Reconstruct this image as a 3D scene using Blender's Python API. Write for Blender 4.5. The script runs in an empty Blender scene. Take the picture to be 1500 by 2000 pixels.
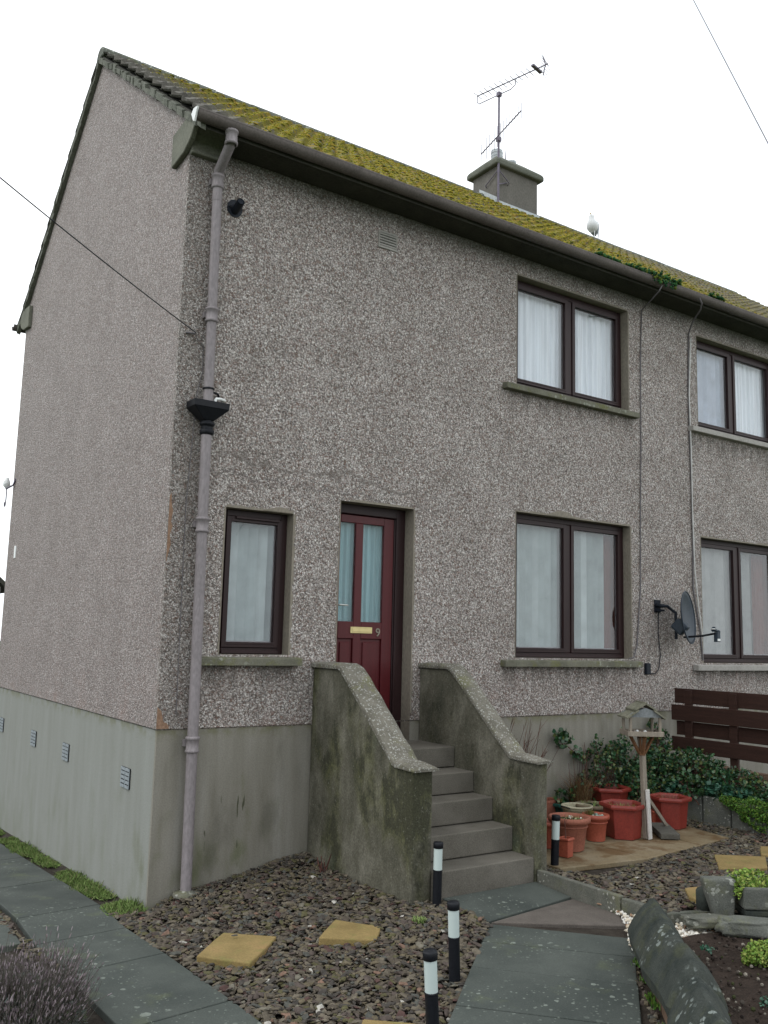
import bpy, bmesh, math, random
import numpy as np
from mathutils import Vector, Matrix, noise as mnoise
random.seed(7); rng = np.random.default_rng(11)
scene = bpy.context.scene
rad = math.radians

# ------------------------------------------------------------------ camera
CAM = np.array([-2.5019, -6.6055, 1.92]); FPX = 1761.17
YAW, PIT, ROL = rad(34.268), rad(7.9023), rad(1.4699)
_f = np.array([math.sin(YAW)*math.cos(PIT), math.cos(YAW)*math.cos(PIT), math.sin(PIT)])
_r = np.array([math.cos(YAW), -math.sin(YAW), 0]); _u = np.cross(_r, _f)
RT = math.cos(ROL)*_r + math.sin(ROL)*_u; UP = -math.sin(ROL)*_r + math.cos(ROL)*_u
cd = bpy.data.cameras.new('camera'); cam = bpy.data.objects.new('camera', cd)
scene.collection.objects.link(cam); scene.camera = cam
cd.sensor_fit = 'VERTICAL'; cd.sensor_height = 36; cd.sensor_width = 27; cd.lens = 36*FPX/2000
cd.clip_start = 0.05; cd.clip_end = 2000
cam.matrix_world = Matrix(((RT[0], UP[0], -_f[0], CAM[0]), (RT[1], UP[1], -_f[1], CAM[1]), (RT[2], UP[2], -_f[2], CAM[2]), (0, 0, 0, 1)))
def ray(px, py): return _f + RT*(px-750)/FPX - UP*(py-1000)/FPX
def at(px, py, **k):                       # a measured picture point laid onto a real plane of the place
    a, v = list(k.items())[0]
    d = ray(px, py)
    if a == 'd': return CAM + d*v
    i = 'xyz'.index(a); return CAM + d*(v-CAM[i])/d[i]

# ------------------------------------------------------------------ light
SUN_EL, SUN_AZ = rad(52), rad(-78)          # soft sun from the left (compass-like angle from +y)
w = bpy.data.worlds.new('World'); scene.world = w; w.use_nodes = True
nt = w.node_tree; nt.nodes.clear()
N = nt.nodes.new; Lk = nt.links.new
sky = N('ShaderNodeTexSky'); sky.sky_type = 'NISHITA'; sky.sun_disc = False
sky.sun_elevation = SUN_EL; sky.sun_rotation = SUN_AZ; sky.dust_density = 3
tc = N('ShaderNodeTexCoord'); ns = N('ShaderNodeTexNoise'); ns.inputs['Scale'].default_value = 1.6; ns.inputs['Detail'].default_value = 4
Lk(tc.outputs['Generated'], ns.inputs['Vector'])
cr = N('ShaderNodeValToRGB'); cr.color_ramp.elements[0].position = .3; cr.color_ramp.elements[0].color = (8.6, 9.3, 10.0, 1)
cr.color_ramp.elements[1].position = .6; cr.color_ramp.elements[1].color = (11.2, 11.5, 11.7, 1)
Lk(ns.outputs['Fac'], cr.inputs['Fac'])
mx = N('ShaderNodeMixRGB'); mx.inputs[0].default_value = .93
Lk(sky.outputs[0], mx.inputs[1]); Lk(cr.outputs[0], mx.inputs[2])
bg = N('ShaderNodeBackground'); bg.inputs['Strength'].default_value = .115
out = N('ShaderNodeOutputWorld'); Lk(mx.outputs[0], bg.inputs['Color']); Lk(bg.outputs[0], out.inputs['Surface'])
sl = bpy.data.lights.new('sun', 'SUN'); sl.energy = .75; sl.angle = rad(28); sl.color = (1, .98, .95)
so = bpy.data.objects.new('sun', sl); scene.collection.objects.link(so)
sd = Vector((math.sin(SUN_AZ)*math.cos(SUN_EL), math.cos(SUN_AZ)*math.cos(SUN_EL), math.sin(SUN_EL)))
so.rotation_euler = sd.to_track_quat('Z', 'Y').to_euler(); so.location = (-6, -4, 12)
scene.view_settings.view_transform = 'Standard'; scene.view_settings.look = 'None'
scene.view_settings.gamma = 1; scene.view_settings.exposure = 0.38

# ------------------------------------------------------------------ material tools
class NT:
    def __init__(s, name):
        s.m = bpy.data.materials.new(name); s.m.use_nodes = True; s.t = s.m.node_tree; s.t.nodes.clear()
        s.o = s.n('ShaderNodeOutputMaterial'); s.b = s.n('ShaderNodeBsdfPrincipled')
        s.l(s.b.outputs[0], s.o.inputs[0]); s.tc = s.n('ShaderNodeTexCoord').outputs['Object']
    def n(s, t): return s.t.nodes.new(t)
    def l(s, a, b): s.t.links.new(a, b)
    def put(s, sock, v):
        if hasattr(v, 'is_output') or isinstance(v, bpy.types.NodeSocket): s.l(v, sock)
        else: sock.default_value = (*v, 1) if isinstance(v, tuple) and len(v) == 3 and sock.type == 'RGBA' else v
    def map(s, sc, vec=None, rot=None):
        m = s.n('ShaderNodeMapping'); s.l(vec or s.tc, m.inputs[0]); m.inputs['Scale'].default_value = sc if isinstance(sc, tuple) else (sc,)*3
        if rot: m.inputs['Rotation'].default_value = rot
        return m.outputs[0]
    def noise(s, scale, detail=4, vec=None, rough=.55, dist=0):
        k = s.n('ShaderNodeTexNoise'); k.inputs['Scale'].default_value = scale; k.inputs['Detail'].default_value = detail
        k.inputs['Roughness'].default_value = rough; k.inputs['Distortion'].default_value = dist
        s.l(vec or s.tc, k.inputs['Vector']); return k.outputs['Fac']
    def vor(s, scale, vec=None, feature='F1', rnd=1):
        k = s.n('ShaderNodeTexVoronoi'); k.feature = feature; k.inputs['Scale'].default_value = scale; k.inputs['Randomness'].default_value = rnd
        s.l(vec or s.tc, k.inputs['Vector']); return k
    def ramp(s, fac, stops, const=False):
        r = s.n('ShaderNodeValToRGB'); s.l(fac, r.inputs[0]); e = r.color_ramp.elements
        if const: r.color_ramp.interpolation = 'CONSTANT'
        while len(e) < len(stops): e.new(.5)
        for i, (p, c) in enumerate(stops):
            e[i].position = p; e[i].color = (c, c, c, 1) if isinstance(c, (int, float)) else (*c, 1)
        return r.outputs[0]
    def mix(s, f, a, b, mode='MIX'):
        k = s.n('ShaderNodeMixRGB'); k.blend_type = mode; s.put(k.inputs[0], f); s.put(k.inputs[1], a); s.put(k.inputs[2], b); return k.outputs[0]
    def math(s, op, a, b=0.):
        k = s.n('ShaderNodeMath'); k.operation = op; s.put(k.inputs[0], a); s.put(k.inputs[1], b); return k.outputs[0]
    def mr(s, v, a, b, c=0., d=1.):
        k = s.n('ShaderNodeMapRange'); k.interpolation_type = 'SMOOTHSTEP'; s.l(v, k.inputs[0])
        for i, x in enumerate((a, b, c, d)): k.inputs[i+1].default_value = x
        return k.outputs[0]
    def xyz(s):
        k = s.n('ShaderNodeSeparateXYZ'); s.l(s.tc, k.inputs[0]); return k.outputs
    def nrm(s):
        g = s.n('ShaderNodeNewGeometry'); k = s.n('ShaderNodeSeparateXYZ'); s.l(g.outputs['Normal'], k.inputs[0]); return k.outputs
    def isl(s): return s.n('ShaderNodeNewGeometry').outputs['Random Per Island']
    def bump(s, h, st, dist):
        k = s.n('ShaderNodeBump'); k.inputs['Strength'].default_value = st; k.inputs['Distance'].default_value = dist
        s.l(h, k.inputs['Height']); s.l(k.outputs[0], s.b.inputs['Normal'])
    def fin(s, col, rough=.8, spec=.3):
        s.put(s.b.inputs['Base Color'], col); s.put(s.b.inputs['Roughness'], rough); s.b.inputs['Specular IOR Level'].default_value = spec; return s.m

def M_noise(name, c1, c2, scale=8, rough=.8, bs=.2, bd=.004, stretch=(1, 1, 1), spec=.3, fine=60):
    s = NT(name); v = s.map(stretch)
    a = s.noise(scale, 6, v); b = s.noise(fine, 3, v)
    col = s.ramp(a, [(.32, c1), (.68, c2)])
    col = s.mix(.35, col, s.ramp(b, [(.3, tuple(x*.6 for x in c1)), (.7, tuple(min(1, x*1.35) for x in c2))]))
    if bs: s.bump(b, bs, bd)
    return s.fin(col, rough, spec)
def M_island(name, cols, rough=.7, spec=.3, fine=30, dark=.7, bs=0):
    s = NT(name); n = len(cols)
    col = s.ramp(s.isl(), [(i/n, c) for i, c in enumerate(cols)], True)
    f = s.noise(fine, 4); col = s.mix(1., col, s.ramp(f, [(.3, dark), (.7, 1.25)]), 'MULTIPLY')
    if bs: s.bump(f, bs, .004)
    return s.fin(col, rough, spec)

def M_dash():
    s = NT('pebbledash'); x, y, z = s.xyz()
    wob = s.n('ShaderNodeTexNoise'); wob.inputs['Scale'].default_value = 45; wob.inputs['Detail'].default_value = 2; s.l(s.tc, wob.inputs['Vector'])
    vv = s.n('ShaderNodeMixRGB'); vv.blend_type = 'ADD'; vv.inputs[0].default_value = .022; s.l(s.tc, vv.inputs[1]); s.l(wob.outputs['Color'], vv.inputs[2])
    v1 = s.vor(60, vv.outputs[0]); v2 = s.vor(98, vv.outputs[0])
    def chip(v, k):
        sp = s.n('ShaderNodeSeparateXYZ'); s.l(v.outputs['Color'], sp.inputs[0])
        c = s.ramp(sp.outputs[k], [(0, (.49, .45, .42)), (.2, (.26, .22, .195)), (.36, (.39, .35, .32)), (.53, (.23, .15, .122)), (.64, (.58, .55, .52)), (.8, (.32, .27, .24)), (.92, (.74, .71, .68))], True)
        g = s.ramp(v.outputs['Distance'], [(.36, 1.03), (.72, .26)])
        return s.mix(1., c, g, 'MULTIPLY')
    c = s.mix(s.ramp(s.noise(130, 1), [(.48, 0.), (.52, 1.)]), chip(v1, 0), chip(v2, 1))
    grime = s.noise(2.2, 6)
    c = s.mix(1., c, s.ramp(grime, [(.25, (.88, .865, .85)), (.75, (1.22, 1.21, 1.21))]), 'MULTIPLY')
    # rusty / bare base coat patches
    p = s.mr(s.noise(3.1, 8, None, .7), .62, .76)
    c = s.mix(s.math('MULTIPLY', p, .35), c, (.20, .13, .10))
    # algae stain down the front corner behind the pipe and under the eaves (front face only)
    front = s.mr(y, .06, .02); c = s.mix(s.math('SUBTRACT', 1., front), c, s.mix(1., s.mix(.25, c, (.30, .27, .26)), (.90, .875, .88), 'MULTIPLY'))
    j = s.math('ADD', x, s.math('MULTIPLY', s.noise(5, 5), .28))
    st = s.math('MULTIPLY', s.mr(j, .52, .30), front)
    c = s.mix(s.math('MULTIPLY', st, .62), c, s.mix(.6, (.055, .052, .042), c, 'MIX'))
    # damp green-black band along the wall head, and damp streaks with sill shadow painted in below the sills
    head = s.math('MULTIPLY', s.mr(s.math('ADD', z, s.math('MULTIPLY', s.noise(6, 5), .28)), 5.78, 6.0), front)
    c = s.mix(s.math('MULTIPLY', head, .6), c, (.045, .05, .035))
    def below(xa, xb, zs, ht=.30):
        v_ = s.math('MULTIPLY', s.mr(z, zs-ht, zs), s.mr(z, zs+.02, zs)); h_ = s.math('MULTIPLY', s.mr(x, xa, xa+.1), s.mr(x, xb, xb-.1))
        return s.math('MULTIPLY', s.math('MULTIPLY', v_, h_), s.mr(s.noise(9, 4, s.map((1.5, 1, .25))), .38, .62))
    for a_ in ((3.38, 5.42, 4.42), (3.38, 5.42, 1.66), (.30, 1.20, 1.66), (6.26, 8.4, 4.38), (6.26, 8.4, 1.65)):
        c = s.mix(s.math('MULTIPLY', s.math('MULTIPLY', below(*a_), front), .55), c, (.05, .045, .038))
    low = s.math('MULTIPLY', s.mr(s.noise(2.3, 7, None, .7), .5, .72), s.mr(z, 1.9, 1.2))
    c = s.mix(s.math('MULTIPLY', low, .45), c, (.27, .17, .14))
    # old cable scar above the small window and door
    zz = s.math('ADD', z, s.math('MULTIPLY', s.math('SUBTRACT', s.noise(2.6, 7, None, .62), .5), .42))
    def band(z0, slope, wd, xa, xb):
        t = s.math('SUBTRACT', zz, s.math('ADD', s.math('MULTIPLY', x, slope), z0))
        b = s.mr(s.math('ABSOLUTE', t), wd, wd*.35)
        return s.math('MULTIPLY', s.math('MULTIPLY', b, s.math('MULTIPLY', s.mr(x, xa, xa+.15), s.mr(x, xb, xb-.4))), front)
    c = s.mix(s.math('MULTIPLY', band(3.36, -.045, .024, .3, 2.6), .60), c, (.14, .12, .105))
    c = s.mix(s.math('MULTIPLY', band(3.22, -.045, .014, .3, 2.9), .55), c, (.10, .08, .075))
    # gable side blended slightly towards an even grey-brown
    c = s.mix(s.math('SUBTRACT', 1., front), c, s.mix(.12, c, (.22, .2, .19)))
    h = s.mix(.5, s.ramp(v1.outputs['Distance'], [(0., 1.), (.7, 0.)]), s.ramp(v2.outputs['Distance'], [(0., 1.), (.7, 0.)]))
    s.bump(h, .9, .012)
    return s.fin(c, .75, .35)
def M_plinth():
    s = NT('painted_render'); x, y, z = s.xyz()
    v = s.map((5, 5, .55)); a = s.noise(1.6, 7, v, .6)
    c = s.ramp(a, [(.3, (.19, .178, .145)), (.55, (.235, .222, .188)), (.75, (.28, .27, .24))])
    gab = s.mr(y, .02, .06)
    c = s.mix(gab, c, s.ramp(s.noise(1.5, 7, v, .6), [(.3, (.222, .228, .205)), (.7, (.255, .265, .243))]))
    g = s.math('ADD', s.math('MULTIPLY', s.noise(4.5, 6, s.map((1, 1, .5))), .9), s.math('MULTIPLY', s.math('SUBTRACT', 1., z), .14))
    c = s.mix(s.math('MULTIPLY', s.mr(g, .53, .78, 0, .75), s.mr(y, .5, .02, .3, 1.)), c, (.115, .125, .062))
    edge = s.math('MULTIPLY', s.mr(z, 1.08, 1.2), s.mr(s.noise(9, 5), .4, .62))
    c = s.mix(s.math('MULTIPLY', edge, .55), c, (.13, .13, .05))
    dk = s.math('MULTIPLY', s.mr(s.noise(2.4, 6, s.map((1.4, 1.4, .5))), .52, .72), s.mr(x, .02, .04))
    c = s.mix(s.math('MULTIPLY', dk, .45), c, (.075, .072, .055))
    drips = s.math('MULTIPLY', s.mr(s.noise(26, 2, s.map((1, 1, .12))), .665, .69), s.math('MULTIPLY', s.mr(z, .75, .62), s.mr(x, .38, .42)))
    drips = s.math('MULTIPLY', drips, s.math('MULTIPLY', s.mr(x, .85, .8), s.mr(z, .12, .2)))
    c = s.mix(s.math('MULTIPLY', drips, .8), c, (.04, .045, .02))
    f = s.noise(90, 3); c = s.mix(1., c, s.ramp(f, [(.3, .86), (.7, 1.08)]), 'MULTIPLY')
    s.bump(f, .35, .003); return s.fin(c, .85, .25)
def M_stairwall():
    s = NT('mossy_render'); v = s.map((1.6, 1.6, .9))
    c = s.ramp(s.noise(2.2, 9, v, .68), [(.32, (.050, .050, .036)), (.5, (.105, .10, .075)), (.68, (.19, .18, .145))])
    c = s.mix(s.mr(s.noise(2.6, 7, s.map((1, 1, .6))), .46, .68, 0, .75), c, (.105, .11, .04))
    c = s.mix(s.mr(s.noise(2.1, 8, s.map((1.2, 1.2, .7)), .7), .50, .60, 0, .85), c, (.038, .038, .026))
    c = s.mix(s.mr(s.noise(1.2, 3), .6, .75, 0, .5), c, (.14, .19, .13))
    c = s.mix(s.mr(s.noise(45, 4, None, .7), .60, .68, 0, .4), c, (.26, .265, .22))
    f = s.noise(70, 5); c = s.mix(1., c, s.ramp(f, [(.3, .7), (.7, 1.2)]), 'MULTIPLY')
    s.bump(f, .5, .006); return s.fin(c, .9, .2)
def M_lichen(name, base, base2, dots=.5, dc=(.52, .53, .48), moss=.3, scale=28):
    s = NT(name)
    c = s.ramp(s.noise(7, 6), [(.3, base), (.7, base2)])
    c = s.mix(s.mr(s.noise(6, 6, None, .7), .5, .68, 0, moss), c, (.13, .135, .04))
    v = s.vor(scale, s.map((1, 1, 1)), 'F1'); sp = s.n('ShaderNodeSeparateXYZ'); s.l(v.outputs['Color'], sp.inputs[0])
    rad_ = s.math('MULTIPLY', sp.outputs[0], .62); d = s.math('ADD', v.outputs['Distance'], s.math('MULTIPLY', s.math('SUBTRACT', s.noise(scale*2.2, 4), .35), .7))
    blob = s.mr(s.math('SUBTRACT', d, rad_), .06, -.02); patch = s.mr(s.noise(3.3, 5), .62-.35*dots, .72-.35*dots)
    c = s.mix(s.math('MULTIPLY', s.math('MULTIPLY', blob, patch), .8), c, dc)
    f = s.noise(110, 3); c = s.mix(1., c, s.ramp(f, [(.3, .78), (.7, 1.15)]), 'MULTIPLY')
    s.bump(s.math('ADD', f, s.math('MULTIPLY', s.noise(18, 6, None, .7), 1.5)), .55, .007); return s.fin(c, .88, .22)
def M_flag():
    s = NT('green_grey_flagstone')
    c = s.ramp(s.noise(2.3, 7), [(.3, (.042, .050, .045)), (.7, (.078, .088, .078))])
    for sc, th, k in ((5.5, .13, .6), (18, .26, .6), (42, .3, .5)):
        v = s.vor(sc, s.map((1, 1, .2))); sp = s.n('ShaderNodeSeparateXYZ'); s.l(v.outputs['Color'], sp.inputs[0])
        d = s.math('ADD', v.outputs['Distance'], s.math('MULTIPLY', s.math('SUBTRACT', s.noise(sc*3, 3), .5), .22))
        r = s.math('MULTIPLY', s.mr(sp.outputs[1], .35, 1.), th)
        b = s.math('MULTIPLY', s.mr(s.math('SUBTRACT', d, r), .03, -.01), s.mr(s.noise(1.7, 3), .40, .58))
        c = s.mix(s.math('MULTIPLY', b, k*1.3), c, (.20, .225, .195))
    c = s.mix(s.mr(s.noise(3.5, 6), .56, .7, 0, .5), c, (.10, .115, .065))
    f = s.noise(120, 3); c = s.mix(1., c, s.ramp(f, [(.3, .82), (.7, 1.15)]), 'MULTIPLY')
    s.bump(f, .3, .003); return s.fin(c, s.ramp(s.noise(2, 3), [(.3, .68), (.7, .9)]), .25)
def M_roof():
    s = NT('mossy_roof_tile'); x, y, z = s.xyz()
    c = s.ramp(s.noise(9, 6), [(.3, (.075, .07, .062)), (.7, (.16, .15, .13))])
    c = s.mix(s.mr(s.noise(30, 5), .55, .7, 0, .5), c, (.22, .22, .19))
    mk = s.math('MULTIPLY', s.mr(x, .1, 1.0), s.mr(x, 8.5, 5.8, .32, 1.))
    cu = s.math('ABSOLUTE', s.math('SUBTRACT', s.math('FRACT', s.math('DIVIDE', x, .15)), .5)); mk = s.math('MULTIPLY', mk, s.mr(cu, .42, .22, .25, 1.))
    m = s.math('MULTIPLY', s.mr(s.noise(16, 6, None, .7), .34, .50), mk)
    mossc = s.ramp(s.noise(5, 5), [(.3, (.10, .09, .015)), (.5, (.20, .175, .022)), (.62, (.23, .15, .025)), (.75, (.13, .13, .025))])
    c = s.mix(s.math('MULTIPLY', m, .9), c, mossc)
    f = s.noise(60, 5); s.bump(f, .6, .012); return s.fin(c, .9, .15)
def M_glass(name, tint=(1, 1, 1), rough=.0, refl=1.0, bump=0):
    s = NT(name); s.t.nodes.remove(s.b)
    lw = s.n('ShaderNodeLayerWeight'); lw.inputs[0].default_value = .5; pw = s.n('ShaderNodeMath'); pw.operation = 'POWER'; pw.inputs[1].default_value = 5
    s.l(lw.outputs['Facing'], pw.inputs[0]); fr = pw
    gl = s.n('ShaderNodeBsdfGlossy'); gl.inputs['Roughness'].default_value = rough; gl.inputs['Color'].default_value = (.95, .98, 1, 1)
    tr = s.n('ShaderNodeBsdfTransparent'); tr.inputs[0].default_value = (*tint, 1)
    m = s.n('ShaderNodeMixShader'); k = s.n('ShaderNodeMath'); k.operation = 'MULTIPLY_ADD'; k.inputs[1].default_value = .9*refl; k.inputs[2].default_value = .045*refl; k.use_clamp = True
    s.l(fr.outputs[0], k.inputs[0]); s.l(k.outputs[0], m.inputs[0]); s.l(tr.outputs[0], m.inputs[1]); s.l(gl.outputs[0], m.inputs[2]); s.l(m.outputs[0], s.o.inputs[0])
    if bump:
        b = s.n('ShaderNodeBump'); b.inputs['Strength'].default_value = bump; b.inputs['Distance'].default_value = .004
        s.l(s.vor(110).outputs['Distance'], b.inputs['Height']); s.l(b.outputs[0], gl.inputs['Normal']); s.l(b.outputs[0], lw.inputs['Normal'])
    return s.m
def M_fabric(name, c, em=0):
    s = NT(name); v = s.map((1, 1, .05)); col = s.mix(1., c, s.ramp(s.noise(30, 3, v), [(.3, .85), (.7, 1.06)]), 'MULTIPLY')
    s.b.inputs['Sheen Weight'].default_value = .2
    return s.fin(col, .9, .1)

M = dict(
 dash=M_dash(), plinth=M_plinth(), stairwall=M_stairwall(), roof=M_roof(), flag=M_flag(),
 reveal=M_noise('reveal_cement', (.18, .158, .125), (.25, .222, .18), 5, .85, .3, .004, (1, 1, .5)),
 sill=M_lichen('mossy_sill', (.115, .113, .085), (.185, .18, .14), .35, (.30, .31, .26), .7),
 palesill=M_noise('pale_sill', (.28, .265, .24), (.35, .335, .31), 8, .8, .2, .003),
 coping=M_lichen('lichen_coping', (.105, .098, .078), (.19, .178, .148), 1.0, (.33, .33, .30), .45, 62),
 step=M_noise('concrete_step', (.082, .075, .060), (.155, .142, .120), 3.5, .85, .5, .004, (1, 1, 1), .25, 140),
 upvc=M_noise('mahogany_upvc', (.018, .008, .009), (.027, .012, .012), 5, .42, .05, .001, (8, 8, .6), .28),
 door=M_noise('dark_red_door', (.062, .005, .007), (.082, .007, .010), 4, .4, .06, .001, (10, 10, .5), .35),
 gutter=M_noise('brown_grey_gutter', (.085, .072, .066), (.14, .12, .11), 6, .6, .15, .002),
 pipe=M_noise('mauve_grey_pipe', (.20, .178, .182), (.245, .22, .225), 4, .6, .1, .002, (1, 1, .4)),
 soffit=M_noise('dark_soffit', (.030, .029, .024), (.06, .058, .046), 5, .9, .2, .003),
 kneeler=M_noise('algae_concrete', (.10, .105, .08), (.17, .17, .135), 5, .9, .3, .004),
 black=M_noise('black_plastic', (.005, .006, .009), (.009, .010, .013), 8, .5, 0, 0, (1, 1, 1), .22),
 navy=M_noise('dark_pvc', (.007, .010, .017), (.012, .016, .024), 8, .5, 0, 0, (1, 1, 1), .22),
 white=M_noise('white_plastic', (.70, .72, .70), (.78, .79, .77), 6, .4, 0, 0, (1, 1, 1), .5),
 lens=M_noise('opal_lens', (.50, .58, .56), (.51, .59, .57), .4, .3, 0, 0, (1, 1, 1), .5, .5),
 brass=None, chim=M_noise('grey_chimney_render', (.095, .09, .078), (.15, .14, .125), 5, .9, .4, .005, (1, 1, .5)),
 chimcap=M_noise('chimney_cap', (.085, .092, .07), (.14, .145, .12), 6, .9, .4, .005),
 lead=M_noise('lead', (.33, .36, .37), (.46, .49, .5), 10, .6, .2, .003),
 mortar=M_noise('verge_mortar', (.075, .08, .062), (.16, .165, .135), 12, .9, .6, .01),
 vent=M_noise('vent_plastic', (.27, .26, .235), (.34, .33, .30), 8, .7, 0, 0),
 airb=M_noise('air_brick', (.19, .22, .235), (.29, .32, .335), 40, .7, .2, .003),
 wire=M_noise('wire_dark', (.02, .02, .025), (.03, .03, .035), 5, .6, 0, 0),
 wirew=M_noise('wire_pale', (.45, .44, .42), (.6, .6, .58), 5, .6, 0, 0),
 wireg=M_noise('wire_grey', (.10, .09, .10), (.16, .15, .15), 5, .6, 0, 0),
 alu=M_noise('weathered_aluminium', (.10, .085, .12), (.16, .14, .18), 8, .5, 0, 0),
 glass=M_glass('window_glass'), glassd=M_glass('obscure_glass', (.92, .98, .98), .12, .8, .6),
 net=M_fabric('net_curtain', (.66, .71, .76)), blind=M_island('teal_white_blind', [(.30, .355, .355), (.225, .275, .275), (.35, .41, .41), (.265, .32, .32)], .85, .1, 6, .92), blindn=M_island('grey_blind', [(.25, .265, .26), (.21, .225, .22), (.28, .295, .29)], .85, .1, 6, .92),  # all blinds: tone steps between slats stand in for slat shading
 bluebl=M_island('pale_blue_blind', [(.34, .39, .47), (.29, .34, .41), (.38, .43, .51)], .85, .1, 6, .92), lace=M_fabric('blue_lace', (.30, .39, .42)), brownint=M_noise('brown_curtain', (.06, .02, .012), (.10, .03, .02), 6, .9, 0, 0),
 room=M_noise('room_dark', (.05, .045, .04), (.06, .055, .05), .5, .9, 0, 0, (1, 1, 1), .1, .5),
 dishm=M_noise('dish_grey', (.028, .038, .052), (.038, .052, .068), 8, .5, 0, 0, (1, 1, 1), .3),
 wood=M_noise('brown_fence_stain', (.024, .010, .007), (.046, .020, .014), 4, .75, .4, .003, (.6, .6, 9)),
 woodpale=M_noise('weathered_timber', (.17, .145, .115), (.30, .26, .21), 6, .85, .4, .003, (6, 6, .8)),
 woodwhite=M_noise('whitewashed_timber', (.42, .40, .37), (.62, .60, .57), 9, .85, .4, .003, (6, 6, 1)),
 woodblue=M_noise('blue_grey_board', (.16, .175, .18), (.23, .245, .25), 8, .85, .3, .003),
 woodgreen=M_noise('mossy_shingle', (.10, .105, .07), (.22, .21, .16), 14, .9, .5, .005),
 woodred=M_noise('orange_brown_timber', (.13, .06, .025), (.2, .10, .05), 9, .85, .3, .003),
 pot=M_noise('terracotta_plastic', (.27, .060, .034), (.33, .082, .048), 5, .5, .1, .001, (1, 1, 1), .4),
 potdull=M_noise('dull_terracotta', (.22, .075, .048), (.28, .105, .068), 7, .75, .2, .002),
 potred=M_noise('red_plastic', (.175, .024, .017), (.24, .036, .025), 5, .42, .1, .001, (1, 1, 1), .45),
 potolive=M_noise('olive_pot', (.12, .095, .06), (.19, .15, .10), 8, .8, .2, .003),
 potpale=M_noise('pale_enamel', (.33, .30, .2), (.44, .41, .3), 8, .6, .1, .002),
 green=M_noise('dark_green_plastic', (.008, .07, .055), (.015, .10, .08), 8, .45, 0, 0, (1, 1, 1), .5),
 soil=M_noise('soil', (.020, .014, .011), (.050, .036, .028), 12, .95, 1., .02, (1, 1, 1), .15, 70),
 gravelbase=M_noise('gravel_bed', (.022, .020, .017), (.05, .045, .038), 30, .95, 1., .02),
 earth=M_noise('lawn_far', (.03, .045, .018), (.06, .085, .03), 1.2, .95, .5, .03),
 kerb=M_lichen('kerb_concrete', (.085, .09, .075), (.145, .142, .12), .3, (.36, .36, .32), .35),
 block=M_lichen('retaining_block', (.085, .09, .08), (.145, .15, .13), .3, (.34, .35, .31), .35),
 paver=M_noise('grey_paver', (.065, .06, .05), (.10, .095, .08), 9, .9, .5, .004),
 sand=M_noise('brown_concrete_flag', (.08, .069, .06), (.12, .104, .09), 9, .85, .5, .004, (1, 1, 1), .25, 150),
 copstone=M_lichen('slate_coping', (.022, .028, .025), (.052, .058, .050), .2, (.20, .225, .21), .16, 30),
 brick=M_noise('brown_brick', (.09, .055, .035), (.17, .11, .075), 9, .9, .5, .006),
 leafivy=M_island('ivy_leaf', [(.018, .058, .018), (.028, .085, .026), (.012, .038, .014), (.045, .11, .04), (.022, .075, .036), (.10, .12, .035)], .35, .5),
 leafcyan=M_island('blue_green_leaf', [(.03, .10, .06), (.05, .14, .09), (.02, .075, .045)], .45, .4),
 leafgrass=M_island('grass_blade', [(.19, .29, .08), (.24, .34, .11), (.14, .21, .06), (.24, .26, .11), (.08, .12, .035)], .7, .2),
 leaflime=M_island('lime_leaf', [(.16, .26, .04), (.22, .32, .06), (.11, .20, .03), (.26, .30, .07)], .6, .3),
 leafmat=M_island('mat_leaf', [(.06, .15, .02), (.09, .20, .025), (.04, .10, .015), (.13, .20, .03)], .6, .3),
 lavstem=M_island('lavender_stem', [(.085, .072, .062), (.11, .098, .085), (.065, .062, .05), (.12, .115, .10)], .9, .1),
 lavbud=M_island('lavender_bud', [(.17, .14, .15), (.22, .18, .19), (.12, .095, .105), (.28, .24, .25)], .95, .05),
 lavleaf=M_island('lavender_leaf', [(.11, .14, .13), (.17, .205, .19), (.07, .09, .08), (.10, .14, .06)], .85, .1),
 twig=M_island('red_brown_twig', [(.09, .04, .03), (.13, .06, .045), (.07, .035, .03)], .85, .2),
 straw=M_island('dry_blade', [(.17, .10, .045), (.12, .06, .03), (.20, .14, .07)], .85, .2),
 mossy=M_island('moss_tuft', [(.19, .175, .018), (.26, .23, .03), (.13, .12, .018), (.28, .20, .035), (.09, .10, .018), (.23, .21, .025)], .95, .05, 60),
 gullyweed=M_island('gutter_moss', [(.02, .07, .025), (.035, .10, .03), (.015, .045, .02), (.09, .12, .02)], .9, .1),
 gull=None)
def M_metal(name, c, r):
    s = NT(name); s.b.inputs['Metallic'].default_value = .8; return s.fin(s.mix(.3, c, s.ramp(s.noise(20, 4), [(.3, tuple(v*.6 for v in c)), (.7, c)])), r, .5)
M['brass'] = M_metal('brass', (.62, .52, .26), .35); M['chrome'] = M_metal('dull_chrome', (.5, .5, .48), .35)
def M_gull():
    s = NT('gull_plumage'); x, y, z = s.xyz()
    return s.fin(s.mix(s.math('MULTIPLY', s.mr(z, .20, .14), s.mr(x, .0, -.03)), (.78, .79, .80), (.30, .33, .36)), .8, .2)
M['gull'] = M_gull()
def M_yellowflag():
    s = NT('yellow_flagstone')
    c = s.ramp(s.noise(5, 6), [(.3, (.19, .135, .05)), (.55, (.25, .18, .07)), (.75, (.29, .185, .08))])
    c = s.mix(s.mr(s.noise(9, 6), .5, .7, 0, .55), c, (.17, .165, .05))
    f = s.noise(90, 4); c = s.mix(1., c, s.ramp(f, [(.3, .8), (.7, 1.1)]), 'MULTIPLY'); s.bump(f, .5, .005); return s.fin(c, .8, .3)
M['yflag'] = M_yellowflag()
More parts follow.
